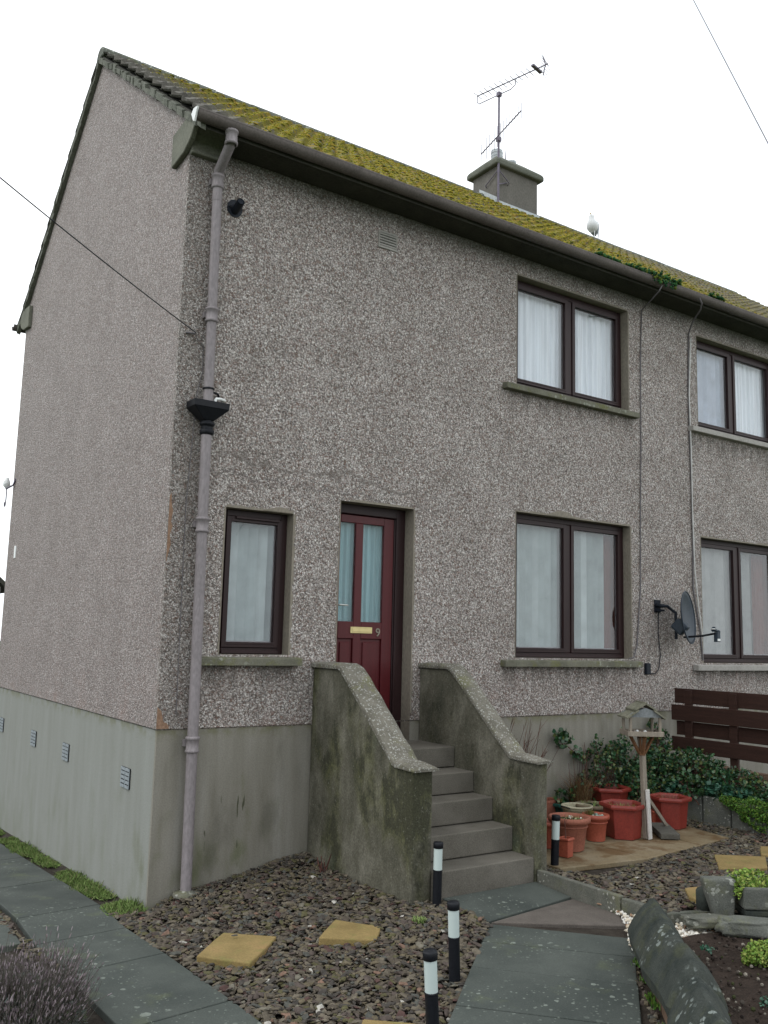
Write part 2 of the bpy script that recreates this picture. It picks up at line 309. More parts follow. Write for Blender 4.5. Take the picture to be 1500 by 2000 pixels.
def M_patio():
    s = NT('wet_patio_flag')
    c = s.ramp(s.noise(2.4, 7, None, .65), [(.3, (.14, .095, .045)), (.5, (.20, .155, .09)), (.7, (.24, .20, .135))])
    c = s.mix(s.mr(s.noise(3.4, 7, None, .65), .47, .6, 0, .85), c, (.11, .06, .022))
    f = s.noise(70, 4); c = s.mix(1., c, s.ramp(f, [(.3, .82), (.7, 1.1)]), 'MULTIPLY'); s.bump(f, .4, .004); return s.fin(c, .65, .4)
M['patio'] = M_patio()
def M_stone():
    s = NT('slate_chipping')
    r = s.isl()
    c = s.ramp(r, [(0, (.090, .074, .056)), (.16, (.118, .100, .074)), (.30, (.066, .058, .050)), (.44, (.135, .112, .072)), (.55, (.095, .075, .064)), (.66, (.155, .132, .098)), (.76, (.088, .088, .076)), (.85, (.10, .092, .045)), (.92, (.09, .052, .045)), (.955, (.17, .155, .12)), (.982, (.20, .125, .09)), (.996, (.45, .43, .38))], True)
    f = s.noise(40, 5); c = s.mix(1., c, s.ramp(f, [(.3, .55), (.7, 1.05)]), 'MULTIPLY'); s.bump(f, .5, .004); return s.fin(c, .85, .2)
M['stone'] = M_stone()
M['pebble'] = M_island('white_pebble', [(.60, .57, .50), (.42, .36, .27), (.72, .70, .65), (.30, .19, .12), (.56, .50, .40), (.68, .66, .60)], .6, .3)

# ------------------------------------------------------------------ mesh tools
COL = scene.collection
def wloc(o):
    v = Vector((0, 0, 0))
    while o: v = v + o.location; o = o.parent
    return v
class MB:
    def __init__(s): s.v = []; s.f = []; s.sm = []
    def add(s, vs, fs, smooth=False):
        k = len(s.v); s.v += [tuple(map(float, p)) for p in vs]
        for f in fs: s.f.append([i+k for i in f]); s.sm.append(smooth)
        return s
    def box(s, x0, x1, y0, y1, z0, z1, mat=None):
        vs = [Vector(p) for p in ((x0, y0, z0), (x1, y0, z0), (x1, y1, z0), (x0, y1, z0), (x0, y0, z1), (x1, y0, z1), (x1, y1, z1), (x0, y1, z1))]
        if mat: vs = [mat @ p for p in vs]
        return s.add(vs, [(0, 3, 2, 1), (4, 5, 6, 7), (0, 1, 5, 4), (1, 2, 6, 5), (2, 3, 7, 6), (3, 0, 4, 7)])
    def bar(s, a, b, wd, th, up=(0, 0, 1)):       # rectangular bar from a to b
        a, b = Vector(a), Vector(b); d = (b-a).normalized(); upv = Vector(up)
        if abs(d.dot(upv)) > .95: upv = Vector((0, 1, 0))
        x = d.cross(upv).normalized(); y = x.cross(d)
        vs = []
        for p in (a, b):
            for i, j in ((-1, -1), (1, -1), (1, 1), (-1, 1)): vs.append(p + x*wd/2*i + y*th/2*j)
        return s.add(vs, [(0, 1, 2, 3), (7, 6, 5, 4), (0, 4, 5, 1), (1, 5, 6, 2), (2, 6, 7, 3), (3, 7, 4, 0)])
    def tube(s, pts, r, n=8, caps=True, smooth=True):
        pts = [Vector(p) for p in pts]; rs = r if isinstance(r, (list, tuple)) else [r]*len(pts)
        t0 = (pts[1]-pts[0]).normalized(); a = t0.orthogonal().normalized(); k = len(s.v); vs = []
        for i, p in enumerate(pts):
            t = (pts[min(i+1, len(pts)-1)]-pts[max(i-1, 0)]).normalized()
            a = (a - t*a.dot(t)).normalized(); b = t.cross(a)
            for j in range(n):
                th = 2*math.pi*j/n; vs.append(p + (a*math.cos(th)+b*math.sin(th))*rs[i])
        fs = [(i*n+j, i*n+(j+1) % n, (i+1)*n+(j+1) % n, (i+1)*n+j) for i in range(len(pts)-1) for j in range(n)]
        s.add(vs, fs, smooth)
        if caps:
            m = (len(pts)-1)*n
            s.add([vs[j] for j in range(n)], [tuple(range(n))[::-1]]); s.add([vs[m+j] for j in range(n)], [tuple(range(n))])
        return s
    def lathe(s, prof, n=24, c=(0, 0, 0), smooth=True, sides=None, rot=0):
        vs = []
        for r, z in prof:
            for j in range(n):
                th = 2*math.pi*j/n + rot; vs.append((c[0]+r*math.cos(th), c[1]+r*math.sin(th), c[2]+z))
        fs = [(i*n+j, i*n+(j+1) % n, (i+1)*n+(j+1) % n, (i+1)*n+j) for i in range(len(prof)-1) for j in range(n)]
        return s.add(vs, fs, smooth)
    def prism(s, poly, z0, z1, axis='z'):
        n = len(poly)
        def P(a, b, c): return {'z': (a, b, c), 'x': (c, a, b), 'y': (a, c, b)}[axis]
        vs = [P(p[0], p[1], z0) for p in poly] + [P(p[0], p[1], z1) for p in poly]
        return s.add(vs, [tuple(range(n))[::-1], tuple(range(n, 2*n))] + [(i, (i+1) % n, n+(i+1) % n, n+i) for i in range(n)])
    def build(s, name, mat, parent=None, bevel=0, local=False, seg=1):
        me = bpy.data.meshes.new(name)
        off = Vector((0, 0, 0)) if local or parent is None else wloc(parent)
        me.from_pydata([(p[0]-off.x, p[1]-off.y, p[2]-off.z) for p in s.v], [], s.f)
        me.polygons.foreach_set('use_smooth', s.sm)
        bm = bmesh.new(); bm.from_mesh(me); bmesh.ops.recalc_face_normals(bm, faces=bm.faces); bm.to_mesh(me); bm.free()
        if isinstance(mat, str): mat = M[mat]
        me.materials.append(mat); o = bpy.data.objects.new(name, me); COL.objects.link(o)
        if parent: o.parent = parent
        if bevel:
            b = o.modifiers.new('bevel', 'BEVEL'); b.width = bevel; b.segments = seg; b.limit_method = 'ANGLE'; b.angle_limit = rad(40)
        return o
def tag(o, label=None, cat=None, group=None, kind=None):
    if label: o['label'] = label
    if cat: o['category'] = cat
    if group: o['group'] = group
    if kind: o['kind'] = kind
    return o
def thing(name, label, cat, loc=(0, 0, 0), group=None, rz=0):
    o = bpy.data.objects.new(name, None); o.empty_display_size = .2; COL.objects.link(o); o.location = tuple(map(float, loc)); o.rotation_euler = (0, 0, rz)
    return tag(o, label, cat, group)
def copy_tree(o, parent=None):
    c = o.copy(); COL.objects.link(c)
    if parent: c.parent = parent
    for ch in list(o.children): copy_tree(ch, c)
    return c
def inst(name, bv, bf, Ms, T, mat, parent=None, smooth=False):       # many small pieces as one mesh (gravel, leaves, blades)
    bv = np.asarray(bv, float); bf = np.asarray(bf, int); n = len(T)
    P = (np.einsum('nij,vj->nvi', Ms, bv) + np.asarray(T)[:, None, :]).reshape(-1, 3)
    if parent is not None: P -= np.array(wloc(parent))
    F = (bf[None] + (np.arange(n)*len(bv))[:, None, None]).reshape(-1, bf.shape[1])
    me = bpy.data.meshes.new(name); me.vertices.add(len(P)); me.vertices.foreach_set('co', P.ravel())
    me.loops.add(F.size); me.loops.foreach_set('vertex_index', F.ravel().astype(np.int32)); me.polygons.add(len(F))
    me.polygons.foreach_set('loop_start', np.arange(0, F.size, F.shape[1], dtype=np.int32))
    me.polygons.foreach_set('use_smooth', np.full(len(F), smooth)); me.update(calc_edges=True); me.validate()
    me.materials.append(M[mat] if isinstance(mat, str) else mat); o = bpy.data.objects.new(name, me); COL.objects.link(o)
    if parent is not None: o.parent = parent
    return o
def rotm(n, tilt=math.pi, full=True):
    a = rng.uniform(0, 2*math.pi, n); t = rng.uniform(0, tilt, n)*(1 if full else rng.choice([-1, 1], n)); b = rng.uniform(0, 2*math.pi, n)
    def Rz(x): c, s = np.cos(x), np.sin(x); o = np.zeros_like(c); i = np.ones_like(c); return np.stack([np.stack([c, -s, o], -1), np.stack([s, c, o], -1), np.stack([o, o, i], -1)], 1)
    def Rx(x): c, s = np.cos(x), np.sin(x); o = np.zeros_like(c); i = np.ones_like(c); return np.stack([np.stack([i, o, o], -1), np.stack([o, c, -s], -1), np.stack([o, s, c], -1)], 1)
    return Rz(a) @ Rx(t) @ Rz(b)
def ico(sub=1):
    bm = bmesh.new(); bmesh.ops.create_icosphere(bm, subdivisions=sub, radius=1)
    v = [tuple(p.co) for p in bm.verts]; f = [tuple(x.index for x in q.verts) for q in bm.faces]; bm.free(); return np.array(v), f
def inpoly(P, poly):
    x, y = P[:, 0], P[:, 1]; r = np.zeros(len(P), bool); n = len(poly)
    for i in range(n):
        x1, y1 = poly[i]; x2, y2 = poly[(i+1) % n]
        c = ((y1 > y) != (y2 > y)) & (x < (x2-x1)*(y-y1)/((y2-y1) or 1e-9)+x1); r ^= c
    return r
def scatter_poly(poly, n):
    a = np.array(poly); lo, hi = a.min(0), a.max(0); P = rng.uniform(lo, hi, (int(n*4)+50, 2)); P = P[inpoly(P, poly)]
    return P[:n]
def area(poly): return abs(sum(poly[i][0]*poly[(i+1) % len(poly)][1]-poly[(i+1) % len(poly)][0]*poly[i][1] for i in range(len(poly))))/2
def sstep(a, b, x):
    t = np.clip((x-a)/(b-a), 0, 1); return t*t*(3-2*t)
def G(x, y):                                 # ground height
    x = np.asarray(x, float); y = np.asarray(y, float)
    z = (-.085*sstep(-1.3, .1, y)-.062*np.clip(y, 0, 12))*(1-sstep(-.04, .30, x)) + .13*sstep(-.1, 1.4, x) + .03*(1-sstep(-2.5, -.5, y))*(1-sstep(-.2, 1.2, x))
    z = np.where((x > 2.47) & (y > -2.62) | ((x > 2.47) & (y > -6) & (x > 2.75)), .2, z)
    return z
def Gf(x, y): return float(G(x, y))

# ------------------------------------------------------------------ setting: ground sheet
xs = np.unique(np.concatenate([np.linspace(-60, -3, 14), np.linspace(-3, 2.44, 60), [2.46, 2.48, 2.5], np.linspace(2.6, 9, 40), np.linspace(10, 90, 14)]))
ys = np.unique(np.concatenate([np.linspace(-60, -6, 12), np.linspace(-6, -2.66, 24), [-2.63, -2.61], np.linspace(-2.5, 8, 60), np.linspace(9, 120, 16)]))
X, Y = np.meshgrid(xs, ys); Z = G(X, Y)-.035
nx, ny = len(xs), len(ys)
g = MB(); g.v = [tuple(p) for p in np.stack([X.ravel(), Y.ravel(), Z.ravel()], 1)]
near = []; 
for j in range(ny-1):
    for i in range(nx-1):
        g.f.append([j*nx+i, j*nx+i+1, (j+1)*nx+i+1, (j+1)*nx+i]); g.sm.append(False)
def M_ground():
    s = NT('garden_earth'); x, y, z = s.xyz()
    far = s.math('MAXIMUM', s.mr(y, 8., 12.), s.math('MAXIMUM', s.mr(y, -5.6, -6.8), s.math('MAXIMUM', s.mr(x, 8., 10.), s.mr(x, -3.5, -5.))))
    a = s.noise(12, 6); c = s.ramp(a, [(.3, (.025, .020, .016)), (.7, (.05, .042, .034))])
    c = s.mix(far, c, s.ramp(s.noise(.8, 6), [(.3, (.035, .06, .02)), (.7, (.07, .10, .035))]))
    s.bump(s.noise(60, 4), .8, .01); return s.fin(c, .95, .15)
tag(g.build('ground', M_ground()), kind='structure')

# ------------------------------------------------------------------ the house pair
L, D, RY = 11.35, 5.54, 2.77
house = thing('semi_detached_house', 'two storey pebbledashed house pair with mossy tiled roof and dark red door', 'house')
SL = .731; VZ = 6.07                        # verge underside: z = VZ + SL*y
ops = [(3.588, 5.279, 4.505, 5.665), (3.588, 5.279, 1.755, 3.195), (.472, 1.084, 1.756, 2.92), (1.545, 2.331, 1.198, 3.087), (6.515, 8.2, 4.513, 5.64), (6.515, 8.2, 1.72, 3.18)]
def grid_wall(mb, x0, x1, z0, z1, holes, y):
    cx = sorted({x0, x1, *[v for h in holes for v in h[:2] if x0 < v < x1]}); cz = sorted({z0, z1, *[v for h in holes for v in h[2:] if z0 < v < z1]})
    for a, b in zip(cx, cx[1:]):
        for c, d in zip(cz, cz[1:]):
            mx_, mz_ = (a+b)/2, (c+d)/2
            if any(h[0] < mx_ < h[1] and h[2] < mz_ < h[3] for h in holes): continue
            mb.add([(a, y, c), (b, y, c), (b, y, d), (a, y, d)], [(0, 1, 2, 3)])
wl = MB(); grid_wall(wl, 0, L, 1.198, 6.05, ops, 0)
for X0 in (0, L): wl.add([(X0, 0, 1.198), (X0, D, 1.198), (X0, D, VZ), (X0, RY, VZ+SL*RY), (X0, 0, VZ)], [(0, 1, 2, 3, 4)])
wl.add([(0, D, 1.198), (L, D, 1.198), (L, D, 6.05), (0, D, 6.05)], [(0, 1, 2, 3)])
wl.add([(0, 0, 1.198), (L, 0, 1.198), (L, .012, 1.188), (0, .012, 1.188)], [(0, 1, 2, 3)])      # bell-cast drip edge
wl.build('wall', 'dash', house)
pl = MB(); e = .012
dr = [(1.545, 2.331, 1.02, 1.198)]
grid_wall(pl, e, L-e, -.4, 1.19, dr, e)
pl.add([(e, e, -1.2), (e, D-e, -1.2), (e, D-e, 1.19), (e, e, 1.19)], [(0, 1, 2, 3)])
pl.add([(L-e, e, -1.2), (L-e, D-e, -1.2), (L-e, D-e, 1.19), (L-e, e, 1.19)], [(0, 1, 2, 3)])
pl.add([(e, D-e, -1.2), (L-e, D-e, -1.2), (L-e, D-e, 1.19), (e, D-e, 1.19)], [(0, 1, 2, 3)])
pl.build('plinth', 'plinth', house)
# rough bare corner chips
def rough_patch(pts, nm, mat, parent, th=.008):
    mb = MB(); mb.prism(pts, -th, .001, 'y'); return mb.build(nm, mat, parent)
cm = M_noise('bare_brown_render', (.19, .11, .07), (.28, .18, .12), 20, .9, .6, .006)
mb = MB(); pbuild = lambda: mb.build('bare_render_patch', cm, house)
mb.prism([(.0, 2.96), (.012, 2.98), (.018, 2.9), (.032, 2.84), (.020, 2.76), (.034, 2.72), (.016, 2.66), (.028, 2.58), (.010, 2.5), (.0, 2.44)], -.004, .002, 'y'); pbuild(); mb = MB()
mb.prism([(.0, 1.2), (.10, 1.2), (.08, 1.24), (.05, 1.25), (.03, 1.33), (.0, 1.36)], -.006, .002, 'y'); pbuild()
# smooth cement reveals round each opening
for (a, b, c, d) in ops:
    rv = MB()
    dp = .2 if c < 1.3 else .13; c0 = 1.02 if c < 1.3 else c
    dd = .001
    rv.add([(a, -dd, c0), (a, dp, c0), (a, dp, d), (a, -dd, d)], [(0, 1, 2, 3)])
    rv.add([(b, -dd, c0), (b, dp, c0), (b, dp, d), (b, -dd, d)], [(0, 1, 2, 3)])
    rv.add([(a, -dd, d), (b, -dd, d), (b, dp, d), (a, dp, d)], [(0, 1, 2, 3)])
    if c > 1.3: rv.add([(a, -dd, c), (b, -dd, c), (b, dp, c), (a, dp, c)], [(0, 1, 2, 3)])
    # thin ragged cement lip on the face, along jambs and head
    for q in range(26):
        t0 = c0+(d-c0)*q/26; t1 = c0+(d-c0)*(q+1)/26; w1 = .012+.014*random.random()
        if t0 < 1.198: continue
        rv.add([(b, -.002, t0), (b+w1, -.002, t0), (b+w1*random.uniform(.6, 1.1), -.002, t1), (b, -.002, t1)], [(0, 1, 2, 3)])
        rv.add([(a-w1*.6, -.002, t0), (a, -.002, t0), (a, -.002, t1), (a-w1*.6, -.002, t1)], [(0, 1, 2, 3)])
        u0 = a+(b-a)*q/26; u1 = a+(b-a)*(q+1)/26
        rv.add([(u0, -.002, d), (u1, -.002, d), (u1, -.002, d+w1), (u0, -.002, d+w1*random.uniform(.7, 1.2))], [(0, 1, 2, 3)])
    rv.build('reveal', 'reveal', house)
rough_patch([(.80, 2.925), (.86, 2.945), (.94, 2.965), (1.02, 2.96), (1.07, 2.925)], 'cement_patch', 'reveal', house)
rough_patch([(4.0, 3.20), (4.10, 3.235), (4.2, 3.26), (4.32, 3.255), (4.36, 3.23), (4.42, 3.20)], 'cement_patch', 'reveal', house)

def fold(x0, x1, z0, z1, y, amp, per, jit=.3, dense=14):
    n = int((x1-x0)/per*dense); mb = MB(); vs = []; ph = random.random()*6
    for i in range(n+1):
        x = x0+(x1-x0)*i/n; t = x/per*2*math.pi
        yy = y + amp*math.sin(t+ph+jit*math.sin(t*.37)*3) + amp*.4*math.sin(t*2.3+1)
        vs += [(x, yy, z0), (x, yy*1.0+amp*.3*math.sin(t*.5), z1)]
    return mb.add(vs, [(2*i, 2*i+2, 2*i+3, 2*i+1) for i in range(n)], True)
def vblind(x0, x1, z0, z1, y, wd=.089):
    mb = MB(); x = x0
    while x < x1-.02:
        xe = min(x+wd*.955, x1); mb.add([(x, y+.022, z0), (x+wd*.35, y+.016, z0), (x+wd*.7, y-.008, z0), (xe, y-.028, z0), (x, y+.022, z1), (x+wd*.35, y+.016, z1), (x+wd*.7, y-.008, z1), (xe, y-.028, z1)], [(0, 1, 5, 4), (1, 2, 6, 5), (2, 3, 7, 6)], True); x += wd
    return mb
def window(xl, xr, zb, zt, mull, label, cover, sill, frame_side=.055, sillz=.06, ext=.1):
    Yf = .10; fw = frame_side; mb = MB()
    mb.box(xl, xl+fw, Yf, Yf+.07, zb, zt); mb.box(xr-fw, xr, Yf, Yf+.07, zb, zt)
    mb.box(xl+fw, xr-fw, Yf, Yf+.07, zt-fw, zt); mb.box(xl+fw, xr-fw, Yf, Yf+.07, zb, zb+fw)
    for m in mull: mb.box(m-.035, m+.035, Yf, Yf+.07, zb+fw, zt-fw)
    wn = mb.build('window', 'upvc', house, .006); tag(wn, label)
    ed = [xl+fw-.035] + list(mull) + [xr-fw+.035]
    for i in range(len(ed)-1):
        a, b = ed[i]+.035, ed[i+1]-.035; c, d = zb+fw, zt-fw; s_ = MB(); sw = .042; y0, y1 = Yf-.012, Yf+.05
        s_.box(a, a+sw, y0, y1, c, d); s_.box(b-sw, b, y0, y1, c, d); s_.box(a+sw, b-sw, y0, y1, c, c+sw); s_.box(a+sw, b-sw, y0, y1, d-sw, d)
        s_.box(a+sw-.012, b-sw+.012, Yf-.016, Yf-.013, c+sw*.55, c+sw*.7)
        s_.build('sash', 'upvc', wn, .005)
        sp = MB(); p, q, r, t = a+sw, b-sw, c+sw, d-sw; sw2 = .010; y2, y3 = Yf+.026, Yf+.034
        sp.box(p, p+sw2, y2, y3, r, t); sp.box(q-sw2, q, y2, y3, r, t); sp.box(p+sw2, q-sw2, y2, y3, r, r+sw2); sp.box(p+sw2, q-sw2, y2, y3, t-sw2, t)
        sp.build('glazing_spacer', 'wireg', wn)
        gl = MB(); gl.box(p-.004, q+.004, Yf+.016, Yf+.020, r-.004, t+.004); gl.build('pane', 'glass', wn)
    vm = MB(); vm.box(xl-.002+fw, xr-fw, Yf-.02, Yf-.001, zb+.004, zb+.03); vm.build('sill_board', 'upvc', wn, .004)
    cover(wn)
    bx = MB(); q_ = [(xl-.3, .245, zb-.4), (xr+.3, .245, zb-.4), (xr+.3, 2.3, zb-.4), (xl-.3, 2.3, zb-.4), (xl-.3, .245, zt+.2), (xr+.3, .245, zt+.2), (xr+.3, 2.3, zt+.2), (xl-.3, 2.3, zt+.2)]
    bx.add(q_, [(0, 1, 2, 3), (4, 7, 6, 5), (1, 5, 6, 2), (2, 6, 7, 3), (3, 7, 4, 0)]); bx.build('room_interior', 'room', wn)
    s_ = MB(); z1 = zb-.005
    n = 14; x0, x1 = xl-ext*1.9, xr+ext
    for k, (a, b) in enumerate(((x0, x1),)):
        s_.prism([(.11, z1), (-.075, z1-.022), (-.075, z1-.022-sillz), (-.0, z1-.022-sillz), (.11, z1-.06)], a, b, 'x')
    s_.build('window_sill', sill, wn, .006, seg=2)
    return wn
def cov_net(x0, x1, zb, zt):
    def f(wn):
        n = MB(); n.v, n.f, n.sm = fold(x0, x1, zb, zt, .205, .016, .10).__dict__.values()
        n.build('net_curtain', 'net', wn)
    return f
def cov_blind(x0, x1, zb, zt, mat='blind', extra=None):
    def f(wn):
        vblind(x0, x1, zb, zt, .20).build('vertical_blind', mat, wn)
        r = MB(); r.box(x0-.03, x1+.03, .185, .225, zt-.005, zt+.03); r.build('blind_rail', 'white', wn)
        if extra: extra(wn)
    return f
def brn0(wn):
    c = MB(); c.v, c.f, c.sm = fold(5.05, 5.34, 1.72, 3.14, .215, .010, .12).__dict__.values(); c.build('brown_curtain', 'brownint', wn)
window(3.588, 5.279, 4.505, 5.665, [4.45], 'upper brown window with white net curtains', cov_net(3.5, 5.35, 4.5, 5.64), 'sill')
window(3.588, 5.279, 1.755, 3.195, [4.42], 'large lower brown window with vertical blinds', cov_blind(3.62, 5.04, 1.8, 3.12, 'blind', brn0), 'sill')
ws = window(.472, 1.084, 1.756, 2.92, [], 'narrow brown window with vertical blinds beside the door', cov_blind(.5, 1.02, 1.8, 2.86), 'sill')
tv = MB(); tv.box(.60, 1.0, .07, .087, 2.845, 2.868); tv.build('trickle_vent', 'upvc', ws, .004)
def half(wn):
    c = MB(); fold(7.25, 8.15, 4.5, 5.62, .2, .014, .10); c.v, c.f, c.sm = fold(7.3, 8.2, 4.5, 5.62, .2, .014, .1).__dict__.values(); c.build('net_curtain', 'net', wn)
window(6.515, 8.2, 4.513, 5.64, [7.33], 'upper window of the far house with pale blinds', cov_blind(6.5, 7.3, 4.52, 5.6, 'bluebl', half), 'palesill')
def brn(wn):
    c = MB(); c.v, c.f, c.sm = fold(7.78, 8.2, 1.74, 3.12, .21, .012, .12).__dict__.values(); c.build('brown_curtain', 'brownint', wn)
window(6.515, 8.2, 1.72, 3.18, [7.34], 'lower window of the far house with grey blinds', cov_blind(6.56, 7.75, 1.76, 3.1, 'blindn', brn), 'palesill')

# door -------------------------------------------------------------
fr = MB(); y0, y1 = .13, .20
fr.box(1.545, 1.585, y0, y1, 1.03, 3.087); fr.box(2.235, 2.331, y0, y1, 1.03, 3.087); fr.box(1.585, 2.235, y0, y1, 3.0, 3.087); fr.box(1.585, 2.235, y0-.01, y1, 1.03, 1.065)
fr.box(2.222, 2.235, y0+.015, y1, 1.065, 3.0)
fo = fr.build('door_frame', 'upvc', house, .006)
dm = MB(); a, b, c, d = 1.587, 2.220, 1.07, 2.995; y0, y1 = .155, .195
zb_, zt_ = 2.05, 2.925
for (p, q, r, t) in ((a, 1.648, c, d), (1.808, 1.888, c, zt_), (2.112, b, c, d), (1.648, 2.112, zt_, d), (1.648, 1.808, 1.90, zb_), (1.888, 2.112, 1.90, zb_), (1.648, 1.808, c, 1.27), (1.888, 2.112, c, 1.27)):
    dm.box(p, q, y0, y1, r, t)
for (p, q) in ((1.648, 1.808), (1.888, 2.112)): dm.box(p, q, y0+.02, y1-.002, 1.27, 1.90); dm.box(p+.03, q-.03, y0+.008, y0+.02, 1.30, 1.87)
do = dm.build('door', 'door', house, .004); tag(do, 'dark red panelled front door with two obscure glass panes')
for (p, q) in ((1.648, 1.808), (1.888, 2.112)):
    t = MB(); t.box(p, q, y0+.014, y0+.019, zb_, zt_); t.build('door_pane', 'glassd', do)
cu = MB(); cu.v, cu.f, cu.sm = fold(1.60, 2.20, 1.95, 2.99, .225, .012, .075).__dict__.values(); cu.build('door_curtain', 'lace', do)
bx = MB(); bx.box(1.55, 2.33, .26, 1.2, 1.03, 3.08); bx.build('hall_interior', 'room', do)
lp = MB(); lp.box(1.775, 2.005, y0-.008, y0+.001, 1.948, 2.005); lp.box(1.79, 1.99, y0-.012, y0-.007, 1.96, 1.993); lp.build('letter_plate', 'brass', do, .003)
hd = MB(); hd.box(1.612, 1.634, y0-.008, y0+.001, 2.08, 2.25); hd.tube([(1.623, y0, 2.19), (1.623, y0-.045, 2.19), (1.64, y0-.05, 2.19), (1.715, y0-.05, 2.188)], .008, 8); hd.build('door_handle', 'chrome', do)
fc = bpy.data.curves.new('nine', 'FONT'); fc.body = '9'; fc.size = .105; fc.extrude = .003; fc.align_x = 'CENTER'
fo_ = bpy.data.objects.new('tmp', fc); COL.objects.link(fo_); bpy.context.view_layer.update()
me = bpy.data.meshes.new_from_object(fo_.evaluated_get(bpy.context.evaluated_depsgraph_get())); bpy.data.objects.remove(fo_)
no = bpy.data.objects.new('house_number', me); me.materials.clear(); me.materials.append(M_noise('number_metal', (.20, .18, .14), (.28, .25, .2), 20, .5, 0, 0)); COL.objects.link(no); no.parent = do; no.location = (2.068, y0-.004, 1.925); no.rotation_euler = (rad(90), 0, 0)

# roof ------------------------------------------------------------------
XA, XB = -.045, 11.40
def roof_slope(sign, name):
    nx_ = 460; nc = 12; ye = -.33; mb = MB(); xs_ = np.linspace(XA, XB, nx_+1)
    u = (xs_ % .15)/.15
    prof = .030*np.exp(-((u-.5)/.20)**2)
    run = RY-ye; rows = []
    th = math.atan(SL); nrm = np.array([0, -math.sin(th), math.cos(th)])
    for k in range(nc):
        for e_, (f, lift) in enumerate(((k/nc, .055), ((k+1)/nc+.012, .008))):
            y = ye+run*f; zc = VZ+.085+SL*y
            jit = np.array([0.006*mnoise.noise(Vector((x_*3.3, k*7.1, e_))) for x_ in np.floor(xs_/.3)*.3])
            h = prof+lift+jit + (-.0)
            pts = np.stack([xs_, np.full_like(xs_, y)+nrm[1]*h, np.full_like(xs_, zc)+nrm[2]*h], 1)
            if e_ == 0:
                low = pts.copy(); low[:, 1] += .004; low[:, 2] -= .05; rows.append(('low', low))
            rows.append(('t', pts))
    V_ = []
    for kind, pts in rows: V_.append(pts)
    V_ = np.concatenate(V_); n1 = nx_+1
    if sign < 0: V_[:, 1] = D-V_[:, 1]
    F_ = []
    for k in range(nc):
        for r in (0, 1):
            b0 = (3*k+r)*n1; b1 = (3*k+r+1)*n1
            for i in range(nx_): F_.append((b0+i, b0+i+1, b1+i+1, b1+i))
    mb.add(V_, F_, False); return mb
rf = MB(); r1 = roof_slope(1, 'f'); rf.add(r1.v, r1.f); r2 = roof_slope(-1, 'b'); rf.add(r2.v, r2.f)
roof = rf.build('roof', 'roof', house)
# underlay slab closes the roof from below
us = MB()
for X0, X1 in ((XA+.01, XB-.01),):
    us.prism([(-.30, VZ+SL*-.30), (RY, VZ+SL*RY), (D+.30, VZ+SL*-.30), (D+.30, VZ+SL*-.30+.075), (RY, VZ+SL*RY+.08), (-.30, VZ+SL*-.30+.075)], X0+.008, X1-.008, 'x')
us.build('roof_boarding', 'soffit', roof)
# ridge tiles
rg = MB(); x = XA; k = 0
while x < XB-.05:
    x1 = min(x+.45, XB); prof = []
    for j in range(9):
        a_ = math.pi*j/8; prof.append((RY-.12*math.cos(a_), VZ+SL*RY+.055+.12*math.sin(a_)*.9+random.uniform(-.004, .004)))
    rg.prism(prof+[(RY+.10, VZ+SL*RY+.03), (RY-.10, VZ+SL*RY+.03)], x, x1-.008, 'x'); x = x1
rg.build('ridge_tile', M_lichen('ridge_lichen', (.08, .088, .072), (.14, .145, .125), .5, (.36, .38, .33), .5), roof, .01)
# mortar bedding and undercloak along both slopes of each verge
for XV, dx in ((XA, -1), (XB, 1)):
    vm = MB()
    for sgn in (1, -1):
        y = -.32
        while y < RY-.005:
            y2 = min(y+random.uniform(.03, .15), RY); th_ = random.choice([.035, .05, .06, .07])*random.uniform(.85, 1.1)*(1 if sgn > 0 else .75); o_ = dx*random.uniform(-.004, .014)
            w_ = [(XV-dx*.04, y, VZ+SL*y-.012), (XV+o_*.4, y, VZ+SL*y-.012+random.uniform(-.01, .010)), (XV+o_*1.2, y, VZ+SL*y+th_), (XV-dx*.04, y, VZ+SL*y+th_+.02)]
            k2_ = random.uniform(-.012, .012); w2 = [(p[0]+(k2_*dx if i_ in (1, 2) else 0), y2, p[2]+SL*(y2-y)) for i_, p in enumerate(w_)]
            vs = w_+w2
            if sgn < 0: vs = [(p[0], D-p[1], p[2]) for p in vs]
            vm.add(vs, [(0, 1, 2, 3), (4, 7, 6, 5), (0, 4, 5, 1), (1, 5, 6, 2), (2, 6, 7, 3), (3, 7, 4, 0)]); y = y2
    vm.build('verge_mortar', 'mortar', roof)
# moss tufts on the tiles
n = 42000
mxx = rng.uniform(.1, 11.2, n); mxx = np.where(rng.random(n) < .85, np.floor(mxx/.15)*.15+.075+rng.normal(0, .026, n), mxx); f_ = rng.uniform(0, 1, n); kk = np.floor(f_*12)/12; f_ = np.where(rng.random(n) < .8, kk+rng.uniform(0, .052, n), f_)
pr = np.array([mnoise.noise(Vector((a*1.3, b*5, 0))) for a, b in zip(mxx, f_)])
dens = sstep(.1, 1.0, mxx)*(1-.86*sstep(5.6, 8., mxx))
keep = (rng.random(n) < dens) & (pr > -.42)
mxx, f_ = mxx[keep], f_[keep]; yy = -.33+(RY+.33)*f_; u_ = (mxx % .15)/.15
hh = .030*np.exp(-((u_-.5)/.20)**2)+.052-.047*((f_*12) % 1)
T = np.stack([mxx, yy-.59*hh, VZ+.085+SL*yy+.80*hh], 1)
S_ = rng.uniform(.007, .019, (len(T), 1)); sc = np.concatenate([S_*1.3, S_, S_*.5], 1)
th = math.atan(SL); Rr = np.array([[1, 0, 0], [0, math.cos(th), -math.sin(th)], [0, math.sin(th), math.cos(th)]])
iv, if_ = ico(1)
tag(inst('moss', iv, if_, Rr[None]*sc[:, None, :], T, 'mossy', roof, True), kind='stuff')
